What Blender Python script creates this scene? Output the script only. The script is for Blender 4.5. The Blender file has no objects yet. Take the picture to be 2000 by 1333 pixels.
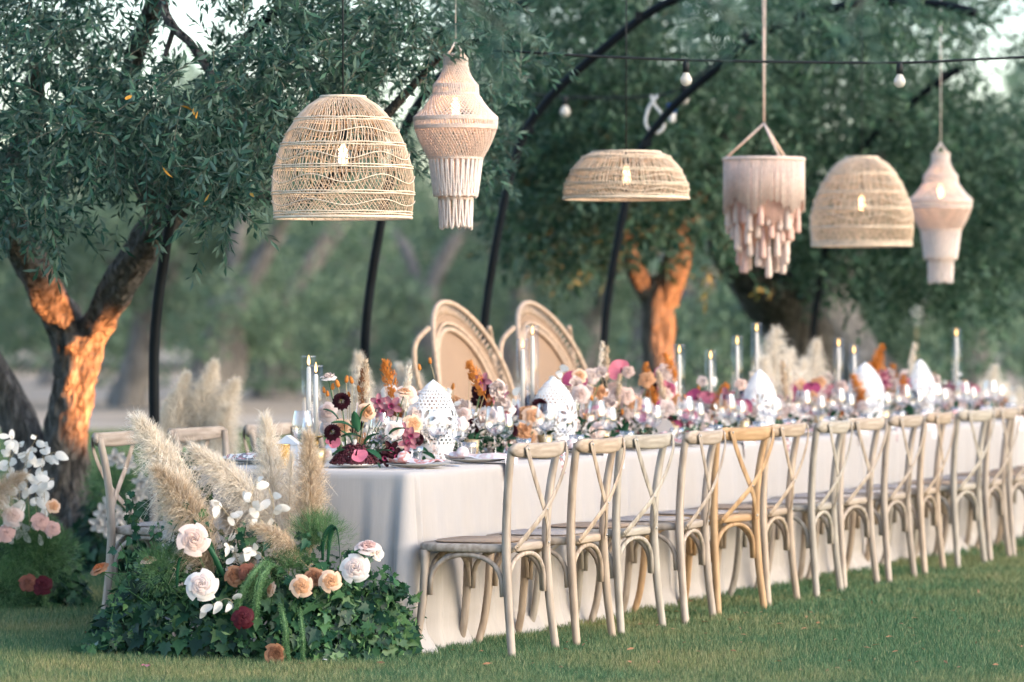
import bpy, math, random
import numpy as np
from mathutils import Vector, Matrix, Quaternion, noise

# ------------------------------------------------------------------ camera, sky, sun, exposure
PI = math.pi
R = math.radians
scene = bpy.context.scene
COL = scene.collection
CAMZ, FPX, HORIZON = 1.40, 7500.0, 619.0           # metres, focal length and horizon row in 2000 px wide pictures
cam_data = bpy.data.cameras.new('camera')
cam_data.lens = 135.0
cam_data.sensor_width = 36.0
cam_data.sensor_fit = 'HORIZONTAL'
cam_data.clip_end = 2000.0
cam_data.dof.use_dof = True
cam_data.dof.focus_distance = 15.95
cam_data.dof.aperture_fstop = 2.3
camera = bpy.data.objects.new('camera', cam_data)
camera.location = (0.0, 0.0, CAMZ)
camera.rotation_euler = (PI / 2 - math.atan((666.5 - HORIZON) / FPX), 0.0, 0.0)
COL.objects.link(camera)
scene.camera = camera

SUN_EL, SUN_AZ = R(24.0), R(118.0)                   # azimuth measured from +Y towards +X
world = bpy.data.worlds.new('World')
scene.world = world
world.use_nodes = True
wn = world.node_tree
sky_node = wn.nodes.new('ShaderNodeTexSky')
sky_node.sky_type = 'NISHITA'
sky_node.sun_disc = False
sky_node.sun_elevation = SUN_EL
sky_node.sun_rotation = SUN_AZ
sky_node.air_density = 1.0
sky_node.dust_density = 1.8
sky_node.ozone_density = 1.0
wn.links.new(sky_node.outputs[0], wn.nodes['Background'].inputs[0])
wn.nodes['Background'].inputs[1].default_value = 0.15

sun_data = bpy.data.lights.new('sun', 'SUN')
sun_data.energy = 0.35
sun_data.angle = R(60.0)
sun_data.color = (1.0, 0.95, 0.90)
sun = bpy.data.objects.new('sun', sun_data)
sdir = Vector((math.sin(SUN_AZ) * math.cos(SUN_EL), math.cos(SUN_AZ) * math.cos(SUN_EL), math.sin(SUN_EL)))
sun.rotation_euler = sdir.to_track_quat('Z', 'Y').to_euler()
sun.location = sdir * 50
COL.objects.link(sun)

vs = scene.view_settings
vs.view_transform = 'Standard'
vs.look = 'None'
vs.gamma = 1.0
vs.use_curve_mapping = False
vs.exposure = 1.72
scene.render.engine = 'CYCLES'
cy = scene.cycles
cy.use_denoising = True
cy.use_adaptive_sampling = True
cy.adaptive_threshold = 0.02
cy.max_bounces = 6
cy.diffuse_bounces = 2
cy.glossy_bounces = 2
cy.transmission_bounces = 4
cy.transparent_max_bounces = 16
cy.caustics_reflective = False
cy.caustics_refractive = False
cy.sample_clamp_indirect = 6.0

rng = np.random.default_rng(7)
rnd = random.Random(11)

def px(x, y, d):
    """the point seen at (x, y) of the 2000 px wide picture, d metres away"""
    s = FPX / d
    return Vector(((x - 1000.0) / s, d, CAMZ + (HORIZON - y) / s))

# ------------------------------------------------------------------ materials
def new_mat(name):
    m = bpy.data.materials.new(name)
    m.use_nodes = True
    nt = m.node_tree
    nt.nodes.clear()
    out = nt.nodes.new('ShaderNodeOutputMaterial')
    return m, nt, out

def rgba(c):
    return (c[0], c[1], c[2], 1.0)

def ramp(nt, src, stops):
    r = nt.nodes.new('ShaderNodeValToRGB')
    el = r.color_ramp.elements
    while len(el) < len(stops):
        el.new(0.5)
    for e, (p, c) in zip(el, stops):
        e.position = p
        e.color = rgba(c)
    nt.links.new(src, r.inputs[0])
    return r.outputs[0]

def scaled_coords(nt, scale, kind='Object'):
    tc = nt.nodes.new('ShaderNodeTexCoord')
    mp = nt.nodes.new('ShaderNodeMapping')
    mp.inputs['Scale'].default_value = scale if isinstance(scale, (tuple, list)) else (scale,) * 3
    nt.links.new(tc.outputs[kind], mp.inputs[0])
    return mp.outputs[0]

def mat_basic(name, col, rough=0.6, var=0.15, scale=18.0, bump=0.0, bscale=60.0, spec=0.3, sheen=0.0, metallic=0.0, col2=None, objvar=0.0, transl=0.0):
    m, nt, out = new_mat(name)
    b = nt.nodes.new('ShaderNodeBsdfPrincipled')
    b.inputs['Roughness'].default_value = rough
    b.inputs['Specular IOR Level'].default_value = spec
    b.inputs['Metallic'].default_value = metallic
    if sheen:
        b.inputs['Sheen Weight'].default_value = sheen
    co = scaled_coords(nt, scale)
    n = nt.nodes.new('ShaderNodeTexNoise')
    n.inputs['Detail'].default_value = 5.0
    n.inputs['Scale'].default_value = 1.0
    nt.links.new(co, n.inputs['Vector'])
    lo = tuple(c * (1 - var) for c in col)
    hi = col2 if col2 else tuple(min(1.0, c * (1 + var)) for c in col)
    c_out = ramp(nt, n.outputs[0], [(0.3, lo), (0.7, hi)])
    if objvar:
        oi = nt.nodes.new('ShaderNodeObjectInfo')
        hs = nt.nodes.new('ShaderNodeHueSaturation')
        mr = nt.nodes.new('ShaderNodeMapRange')
        mr.inputs['To Min'].default_value = 1 - objvar
        mr.inputs['To Max'].default_value = 1 + objvar
        nt.links.new(oi.outputs['Random'], mr.inputs[0])
        nt.links.new(mr.outputs[0], hs.inputs['Value'])
        nt.links.new(c_out, hs.inputs['Color'])
        c_out = hs.outputs[0]
    nt.links.new(c_out, b.inputs['Base Color'])
    if bump:
        co2 = scaled_coords(nt, bscale)
        n2 = nt.nodes.new('ShaderNodeTexNoise')
        n2.inputs['Scale'].default_value = 1.0
        n2.inputs['Detail'].default_value = 4.0
        nt.links.new(co2, n2.inputs['Vector'])
        bp = nt.nodes.new('ShaderNodeBump')
        bp.inputs['Strength'].default_value = bump
        bp.inputs['Distance'].default_value = 0.01
        nt.links.new(n2.outputs[0], bp.inputs['Height'])
        nt.links.new(bp.outputs[0], b.inputs['Normal'])
    if transl:
        t = nt.nodes.new('ShaderNodeBsdfTranslucent')
        nt.links.new(c_out, t.inputs['Color'])
        mx = nt.nodes.new('ShaderNodeMixShader')
        mx.inputs[0].default_value = transl
        nt.links.new(b.outputs[0], mx.inputs[1])
        nt.links.new(t.outputs[0], mx.inputs[2])
        nt.links.new(mx.outputs[0], out.inputs[0])
    else:
        nt.links.new(b.outputs[0], out.inputs[0])
    return m

def mat_leaf(name, cols, back=None, transl=0.3, rough=0.5, spec=0.18, obj_random=False):
    """leaves vary one by one; olive leaves are silvery underneath"""
    m, nt, out = new_mat(name)
    if obj_random:
        oi = nt.nodes.new('ShaderNodeObjectInfo')
        src = oi.outputs['Random']
        geo = nt.nodes.new('ShaderNodeNewGeometry')
    else:
        geo = nt.nodes.new('ShaderNodeNewGeometry')
        src = geo.outputs['Random Per Island']
    stops = [(i / max(1, len(cols) - 1), c) for i, c in enumerate(cols)]
    c_out = ramp(nt, src, stops)
    if back:
        mx = nt.nodes.new('ShaderNodeMix')
        mx.data_type = 'RGBA'
        nt.links.new(geo.outputs['Backfacing'], mx.inputs[0])
        nt.links.new(c_out, mx.inputs[6])
        mx.inputs[7].default_value = rgba(back)
        c_out = mx.outputs[2]
    b = nt.nodes.new('ShaderNodeBsdfPrincipled')
    b.inputs['Roughness'].default_value = rough
    b.inputs['Specular IOR Level'].default_value = spec
    nt.links.new(c_out, b.inputs['Base Color'])
    t = nt.nodes.new('ShaderNodeBsdfTranslucent')
    nt.links.new(c_out, t.inputs['Color'])
    ms = nt.nodes.new('ShaderNodeMixShader')
    ms.inputs[0].default_value = transl
    nt.links.new(b.outputs[0], ms.inputs[1])
    nt.links.new(t.outputs[0], ms.inputs[2])
    nt.links.new(ms.outputs[0], out.inputs[0])
    return m

def mat_glass(name, tint=(0.97, 0.98, 1.0), gloss=0.55, rough=0.02, blend=0.3, floor=0.045):
    """thin clear glass: see-through face on, mirror-like towards the edges"""
    m, nt, out = new_mat(name)
    t = nt.nodes.new('ShaderNodeBsdfTransparent')
    t.inputs[0].default_value = rgba(tint)
    g = nt.nodes.new('ShaderNodeBsdfGlossy')
    g.inputs['Roughness'].default_value = rough
    lw = nt.nodes.new('ShaderNodeLayerWeight')
    lw.inputs[0].default_value = blend
    mr = nt.nodes.new('ShaderNodeMapRange')
    mr.inputs['To Min'].default_value = floor
    mr.inputs['To Max'].default_value = gloss
    nt.links.new(lw.outputs['Facing'], mr.inputs[0])
    mx = nt.nodes.new('ShaderNodeMixShader')
    nt.links.new(mr.outputs[0], mx.inputs[0])
    nt.links.new(t.outputs[0], mx.inputs[1])
    nt.links.new(g.outputs[0], mx.inputs[2])
    nt.links.new(mx.outputs[0], out.inputs[0])
    return m

def mat_emit(name, col, strength):
    m, nt, out = new_mat(name)
    e = nt.nodes.new('ShaderNodeEmission')
    e.inputs[0].default_value = rgba(col)
    e.inputs[1].default_value = strength
    nt.links.new(e.outputs[0], out.inputs[0])
    m.cycles.emission_sampling = 'NONE'
    return m

def mat_bark(name, dark, light, scale=6.0, bump=0.8):
    m, nt, out = new_mat(name)
    b = nt.nodes.new('ShaderNodeBsdfPrincipled')
    b.inputs['Roughness'].default_value = 0.9
    b.inputs['Specular IOR Level'].default_value = 0.15
    co = scaled_coords(nt, (scale * 4, scale * 4, scale))
    n = nt.nodes.new('ShaderNodeTexNoise')
    n.inputs['Scale'].default_value = 1.0
    n.inputs['Detail'].default_value = 9.0
    n.inputs['Roughness'].default_value = 0.65
    nt.links.new(co, n.inputs['Vector'])
    v = nt.nodes.new('ShaderNodeTexVoronoi')
    v.inputs['Scale'].default_value = 1.4
    nt.links.new(co, v.inputs['Vector'])
    mx = nt.nodes.new('ShaderNodeMath')
    mx.operation = 'MULTIPLY'
    nt.links.new(n.outputs[0], mx.inputs[0])
    nt.links.new(v.outputs['Distance'], mx.inputs[1])
    nt.links.new(ramp(nt, n.outputs[0], [(0.35, dark), (0.68, light)]), b.inputs['Base Color'])
    n3 = nt.nodes.new('ShaderNodeTexVoronoi')
    n3.feature = 'DISTANCE_TO_EDGE'
    n3.inputs['Scale'].default_value = 1.1
    wp = nt.nodes.new('ShaderNodeMixRGB')
    wp.blend_type = 'ADD'
    wp.inputs[0].default_value = 0.9
    nt.links.new(co, wp.inputs[1])
    nt.links.new(n.outputs[1], wp.inputs[2])
    nt.links.new(wp.outputs[0], n3.inputs['Vector'])
    cr = nt.nodes.new('ShaderNodeMapRange')
    cr.inputs['From Max'].default_value = 0.22
    nt.links.new(n3.outputs['Distance'], cr.inputs[0])
    b2_ = nt.nodes.new('ShaderNodeBump')
    b2_.inputs['Strength'].default_value = 0.9
    b2_.inputs['Distance'].default_value = 0.02
    nt.links.new(cr.outputs[0], b2_.inputs['Height'])
    bp = nt.nodes.new('ShaderNodeBump')
    bp.inputs['Strength'].default_value = bump
    bp.inputs['Distance'].default_value = 0.04
    nt.links.new(mx.outputs[0], bp.inputs['Height'])
    nt.links.new(b2_.outputs[0], bp.inputs['Normal'])
    nt.links.new(bp.outputs[0], b.inputs['Normal'])
    nt.links.new(b.outputs[0], out.inputs[0])
    return m

def mat_wood(name, lo, hi, stretch=(40.0, 40.0, 5.0)):
    m, nt, out = new_mat(name)
    b = nt.nodes.new('ShaderNodeBsdfPrincipled')
    b.inputs['Roughness'].default_value = 0.55
    b.inputs['Specular IOR Level'].default_value = 0.3
    co = scaled_coords(nt, stretch)
    n = nt.nodes.new('ShaderNodeTexNoise')
    n.inputs['Scale'].default_value = 1.0
    n.inputs['Detail'].default_value = 6.0
    nt.links.new(co, n.inputs['Vector'])
    c1 = ramp(nt, n.outputs[0], [(0.32, lo), (0.62, hi)])
    co2 = scaled_coords(nt, 9.0)
    n2 = nt.nodes.new('ShaderNodeTexNoise')
    n2.inputs['Scale'].default_value = 1.0
    n2.inputs['Detail'].default_value = 3.0
    nt.links.new(co2, n2.inputs['Vector'])
    hs = nt.nodes.new('ShaderNodeHueSaturation')
    oi = nt.nodes.new('ShaderNodeObjectInfo')
    ad = nt.nodes.new('ShaderNodeMath')
    ad.operation = 'MULTIPLY_ADD'
    ad.inputs[1].default_value = 0.16
    mr = nt.nodes.new('ShaderNodeMapRange')
    mr.inputs['From Min'].default_value = 0.3
    mr.inputs['From Max'].default_value = 0.7
    mr.inputs['To Min'].default_value = 0.8
    mr.inputs['To Max'].default_value = 1.04
    nt.links.new(n2.outputs[0], mr.inputs[0])
    nt.links.new(oi.outputs['Random'], ad.inputs[0])
    nt.links.new(mr.outputs[0], ad.inputs[2])
    nt.links.new(ad.outputs[0], hs.inputs['Value'])
    nt.links.new(c1, hs.inputs['Color'])
    nt.links.new(hs.outputs[0], b.inputs['Base Color'])
    bp = nt.nodes.new('ShaderNodeBump')
    bp.inputs['Strength'].default_value = 0.15
    bp.inputs['Distance'].default_value = 0.002
    nt.links.new(n.outputs[0], bp.inputs['Height'])
    nt.links.new(bp.outputs[0], b.inputs['Normal'])
    nt.links.new(b.outputs[0], out.inputs[0])
    return m

def mat_weave(name, col, col2, scale, bump=0.6, sheen=0.0, axes='XYZ'):
    """woven cane or linen: two crossed waves in object space"""
    m, nt, out = new_mat(name)
    b = nt.nodes.new('ShaderNodeBsdfPrincipled')
    b.inputs['Roughness'].default_value = 0.75
    b.inputs['Specular IOR Level'].default_value = 0.2
    b.inputs['Sheen Weight'].default_value = sheen
    co = scaled_coords(nt, scale)
    ws = []
    for ax in (axes + axes)[:3]:
        w = nt.nodes.new('ShaderNodeTexWave')
        w.bands_direction = ax
        w.inputs['Scale'].default_value = 1.0
        w.inputs['Distortion'].default_value = 1.2
        w.inputs['Detail'].default_value = 1.0
        nt.links.new(co, w.inputs['Vector'])
        ws.append(w.outputs[1])
    a = nt.nodes.new('ShaderNodeMath')
    nt.links.new(ws[0], a.inputs[0])
    nt.links.new(ws[1], a.inputs[1])
    a2 = nt.nodes.new('ShaderNodeMath')
    nt.links.new(a.outputs[0], a2.inputs[0])
    nt.links.new(ws[2], a2.inputs[1])
    a3 = nt.nodes.new('ShaderNodeMath')
    a3.operation = 'DIVIDE'
    a3.inputs[1].default_value = 3.0
    nt.links.new(a2.outputs[0], a3.inputs[0])
    nt.links.new(ramp(nt, a3.outputs[0], [(0.25, col2), (0.65, col)]), b.inputs['Base Color'])
    bp = nt.nodes.new('ShaderNodeBump')
    bp.inputs['Strength'].default_value = bump
    bp.inputs['Distance'].default_value = 0.003
    nt.links.new(a3.outputs[0], bp.inputs['Height'])
    nt.links.new(bp.outputs[0], b.inputs['Normal'])
    nt.links.new(b.outputs[0], out.inputs[0])
    return m

def mat_print(name, base, inks, scale):
    """cloth printed in blotches"""
    m, nt, out = new_mat(name)
    b = nt.nodes.new('ShaderNodeBsdfPrincipled')
    b.inputs['Roughness'].default_value = 0.85
    co = scaled_coords(nt, scale)
    n = nt.nodes.new('ShaderNodeTexNoise')
    n.inputs['Scale'].default_value = 1.0
    n.inputs['Detail'].default_value = 2.0
    nt.links.new(co, n.inputs['Vector'])
    stops = [(0.0, base), (0.44, base)]
    p = 0.5
    for k in inks:
        stops.append((p, k))
        p += 0.08
    stops.append((p + 0.02, base))
    r = ramp(nt, n.outputs[0], stops)
    nt.links.new(r, b.inputs['Base Color'])
    nt.links.new(b.outputs[0], out.inputs[0])
    return m

M = {}
M['wood'] = mat_wood('limed oak', (0.24, 0.19, 0.15), (0.41, 0.345, 0.29))
M['wood_x'] = mat_wood('limed oak lengthwise', (0.24, 0.19, 0.15), (0.41, 0.345, 0.29), stretch=(4.0, 40.0, 40.0))
M['wood_grey'] = mat_wood('grey limed oak', (0.23, 0.20, 0.165), (0.40, 0.36, 0.31))
M['wood_grey_x'] = mat_wood('grey limed oak lengthwise', (0.23, 0.20, 0.165), (0.40, 0.36, 0.31), stretch=(4.0, 40.0, 40.0))
M['wood_warm'] = mat_wood('warm limed oak', (0.25, 0.185, 0.135), (0.42, 0.335, 0.26))
M['wood_warm_x'] = mat_wood('warm limed oak lengthwise', (0.25, 0.185, 0.135), (0.42, 0.335, 0.26), stretch=(4.0, 40.0, 40.0))
M['wood_honey'] = mat_wood('honey oak', (0.28, 0.165, 0.08), (0.44, 0.29, 0.165))
M['wood_honey_x'] = mat_wood('honey oak lengthwise', (0.28, 0.165, 0.08), (0.44, 0.29, 0.165), stretch=(4.0, 40.0, 40.0))
M['cane'] = mat_weave('cane', (0.52, 0.39, 0.29), (0.27, 0.18, 0.12), 110.0)
M['pad'] = mat_weave('pale pad', (0.58, 0.52, 0.49), (0.36, 0.31, 0.28), 130.0)
M['steel'] = mat_basic('steel', (0.42, 0.43, 0.43), rough=0.3, metallic=1.0, var=0.05)
M['cutlery'] = mat_basic('cutlery steel', (0.62, 0.63, 0.65), rough=0.22, metallic=1.0, var=0.03)
M['linen'] = mat_basic('linen', (0.43, 0.40, 0.385), rough=0.8, var=0.03, scale=(180.0, 180.0, 8.0), bump=0.12, bscale=420.0, sheen=0.25, spec=0.2)
M['rattan'] = mat_basic('rattan', (0.66, 0.52, 0.39), rough=0.55, var=0.18, scale=30.0, transl=0.12)
M['rattan_pale'] = mat_basic('pale rattan', (0.70, 0.58, 0.45), rough=0.55, var=0.15, scale=30.0)
M['peacock'] = mat_basic('peacock rattan', (0.49, 0.365, 0.275), rough=0.6, var=0.2, scale=35.0)
M['peacock_weave'] = mat_weave('peacock weave', (0.46, 0.33, 0.24), (0.17, 0.105, 0.07), 40.0, bump=0.8, axes='XZ')
M['cotton'] = mat_basic('cotton cord', (0.84, 0.74, 0.69), rough=0.85, var=0.1, scale=60.0, bump=0.3, bscale=300.0, transl=0.2)
M['cotton_warm'] = mat_basic('warm cotton cord', (0.80, 0.65, 0.57), rough=0.85, var=0.12, scale=60.0, transl=0.25)
M['blush'] = mat_basic('blush cotton', (0.80, 0.55, 0.47), rough=0.85, var=0.12, scale=60.0, transl=0.25)
M['iron'] = mat_basic('black iron', (0.005, 0.008, 0.011), rough=0.6, var=0.3, scale=8.0, spec=0.12)
M['cable'] = mat_basic('black cable', (0.01, 0.013, 0.015), rough=0.6, var=0.2)
M['blue_plug'] = mat_basic('blue plug', (0.02, 0.08, 0.3), rough=0.4, var=0.1)
M['white_plastic'] = mat_basic('white plastic', (0.7, 0.7, 0.7), rough=0.4, var=0.05)
M['glass'] = mat_glass('clear glass', gloss=0.9, blend=0.4, floor=0.11)
M['tube_glass'] = mat_glass('tube glass', gloss=0.55, blend=0.12, floor=0.02)
M['bulb_glass'] = mat_glass('bulb glass', (1.0, 0.96, 0.88), 0.35)
M['bulb_white'] = mat_basic('white bulb', (0.78, 0.74, 0.68), rough=0.3, var=0.03, transl=0.4)  # white colour stands in for highlights on the clear festoon bulbs
M['filament'] = mat_emit('filament', (1.0, 0.60, 0.26), 2.6)
M['flame'] = mat_emit('flame', (1.0, 0.56, 0.20), 1.7)
M['glow'] = mat_emit('votive flame', (1.0, 0.42, 0.12), 0.8)
M['uplight'] = mat_emit('amber lens', (1.0, 0.3, 0.06), 8.0)
M['wax'] = mat_basic('white wax', (0.86, 0.82, 0.76), rough=0.5, var=0.02, transl=0.3)
M['porcelain'] = mat_basic('porcelain', (0.72, 0.71, 0.69), rough=0.25, var=0.03, spec=0.5)
M['grey_plate'] = mat_basic('grey stoneware', (0.38, 0.37, 0.34), rough=0.4, var=0.1, spec=0.4)
M['lantern'] = mat_basic('white metal', (0.78, 0.79, 0.82), rough=0.5, var=0.04)
M['gold'] = mat_basic('gold', (0.62, 0.42, 0.18), rough=0.35, metallic=1.0, var=0.15, scale=40.0)
M['brass'] = mat_basic('aged brass', (0.40, 0.29, 0.13), rough=0.35, metallic=1.0, var=0.2, scale=40.0)
M['mercury'] = mat_basic('mercury glass', (0.62, 0.47, 0.27), rough=0.3, metallic=0.7, var=0.35, scale=90.0)
M['card'] = mat_basic('grey card', (0.46, 0.43, 0.42), rough=0.8, var=0.04)
M['napkin_pink'] = mat_print('pink print napkin', (0.74, 0.68, 0.67), [(0.62, 0.22, 0.20), (0.66, 0.32, 0.29)], 28.0)
M['napkin_teal'] = mat_print('teal print napkin', (0.74, 0.73, 0.74), [(0.08, 0.16, 0.20), (0.45, 0.18, 0.18)], 32.0)
M['napkin_white'] = mat_print('white print napkin', (0.74, 0.72, 0.74), [(0.66, 0.48, 0.47), (0.70, 0.58, 0.57)], 22.0)
M['bark'] = mat_bark('olive bark', (0.035, 0.034, 0.033), (0.23, 0.215, 0.20))
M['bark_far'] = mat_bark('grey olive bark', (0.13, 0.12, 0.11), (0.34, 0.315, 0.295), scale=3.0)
M['twig'] = mat_basic('twig', (0.13, 0.125, 0.10), rough=0.8, var=0.3)
M['leaf_olive'] = mat_leaf('olive leaf', [(0.010, 0.038, 0.027), (0.018, 0.064, 0.044), (0.034, 0.096, 0.064), (0.075, 0.16, 0.11)], back=(0.10, 0.17, 0.135), transl=0.22)
M['leaf_olive_obj'] = mat_leaf('olive leaf single', [(0.016, 0.055, 0.038), (0.032, 0.092, 0.062), (0.06, 0.135, 0.095)], back=(0.10, 0.17, 0.135), transl=0.22, obj_random=True)
M['leaf_mid'] = mat_leaf('olive leaf mid', [(0.015, 0.046, 0.028), (0.036, 0.09, 0.053), (0.08, 0.155, 0.088)], back=(0.10, 0.165, 0.115), transl=0.3)
M['leaf_far'] = mat_leaf('olive leaf far', [(0.062, 0.115, 0.068), (0.115, 0.19, 0.115), (0.18, 0.255, 0.155)], back=(0.17, 0.24, 0.165), transl=0.3)  # lighter than the near crowns; distance haze put into the colour
M['leaf_yellow'] = mat_basic('yellow leaf', (0.5, 0.26, 0.04), rough=0.6, var=0.1)
M['ivy'] = mat_leaf('ivy leaf', [(0.005, 0.024, 0.014), (0.010, 0.045, 0.024), (0.022, 0.078, 0.036), (0.06, 0.135, 0.05)], transl=0.18, rough=0.45, spec=0.28)  # darker than the single leaves; shade inside the heap put into the colour
M['ivy_obj'] = mat_leaf('ivy leaf single', [(0.008, 0.036, 0.022), (0.016, 0.07, 0.036), (0.035, 0.115, 0.05), (0.09, 0.19, 0.07)], transl=0.18, rough=0.42, spec=0.3, obj_random=True)
M['fern'] = mat_leaf('feathery green', [(0.06, 0.15, 0.06), (0.11, 0.23, 0.09), (0.20, 0.32, 0.16)], transl=0.3)
M['green'] = mat_leaf('broad leaf', [(0.012, 0.06, 0.03), (0.03, 0.11, 0.055)], transl=0.15, rough=0.35, obj_random=True)
M['stem'] = mat_basic('green stem', (0.05, 0.13, 0.05), rough=0.6, var=0.2)
M['stem_dry'] = mat_basic('dry stem', (0.45, 0.36, 0.22), rough=0.7, var=0.2)
M['pampas'] = mat_leaf('pampas cream', [(0.78, 0.67, 0.54), (0.88, 0.80, 0.69), (0.94, 0.89, 0.81)], transl=0.4, rough=0.8, spec=0.1)
M['pampas_tan'] = mat_leaf('pampas tan', [(0.54, 0.39, 0.26), (0.70, 0.56, 0.41), (0.84, 0.74, 0.60)], transl=0.35, rough=0.8, spec=0.1)
M['pampas_brown'] = mat_leaf('pampas brown', [(0.40, 0.29, 0.19), (0.58, 0.46, 0.34), (0.76, 0.66, 0.53)], transl=0.3, rough=0.8, spec=0.1)
def petal_mat(name, c, v=0.12, t=0.25):
    return mat_basic(name, c, rough=0.6, var=v, scale=35.0, transl=t, spec=0.2)
M['p_white'] = petal_mat('white petal', (0.77, 0.725, 0.69), 0.05)
M['p_blush'] = petal_mat('blush petal', (0.76, 0.62, 0.57), 0.1)
M['p_blush_core'] = petal_mat('blush rose heart', (0.68, 0.50, 0.44), 0.15)
M['p_peach_core'] = petal_mat('peach rose heart', (0.66, 0.36, 0.20), 0.15)
M['p_bronze_core'] = petal_mat('bronze rose heart', (0.24, 0.10, 0.05), 0.2)
M['p_blush_deep'] = petal_mat('deep blush petal', (0.66, 0.42, 0.37), 0.12)
M['p_peach'] = petal_mat('peach petal', (0.78, 0.55, 0.40), 0.12)
M['p_bronze'] = petal_mat('bronze petal', (0.38, 0.19, 0.105), 0.25)
M['p_brown'] = petal_mat('brown petal', (0.20, 0.075, 0.05), 0.3)
M['p_red'] = petal_mat('dark red petal', (0.065, 0.006, 0.012), 0.3, 0.1)
M['p_burgundy'] = petal_mat('burgundy petal', (0.035, 0.006, 0.012), 0.35, 0.08)
M['p_pink'] = petal_mat('pink petal', (0.62, 0.18, 0.25), 0.2)
M['p_magenta'] = petal_mat('magenta petal', (0.40, 0.07, 0.17), 0.25)
M['p_mauve'] = petal_mat('mauve petal', (0.40, 0.17, 0.21), 0.3)
M['p_orange'] = petal_mat('orange petal', (0.62, 0.235, 0.05), 0.2)
M['p_rust'] = petal_mat('rust petal', (0.46, 0.14, 0.045), 0.3)
M['berry'] = mat_basic('dark berry', (0.085, 0.018, 0.026), rough=0.5, var=0.5, scale=90.0)
M['yellow'] = mat_basic('flower eye', (0.45, 0.42, 0.08), rough=0.7, var=0.2)
M['lunaria'] = mat_basic('honesty disc', (0.80, 0.78, 0.74), rough=0.5, var=0.12, transl=0.35)

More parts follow.
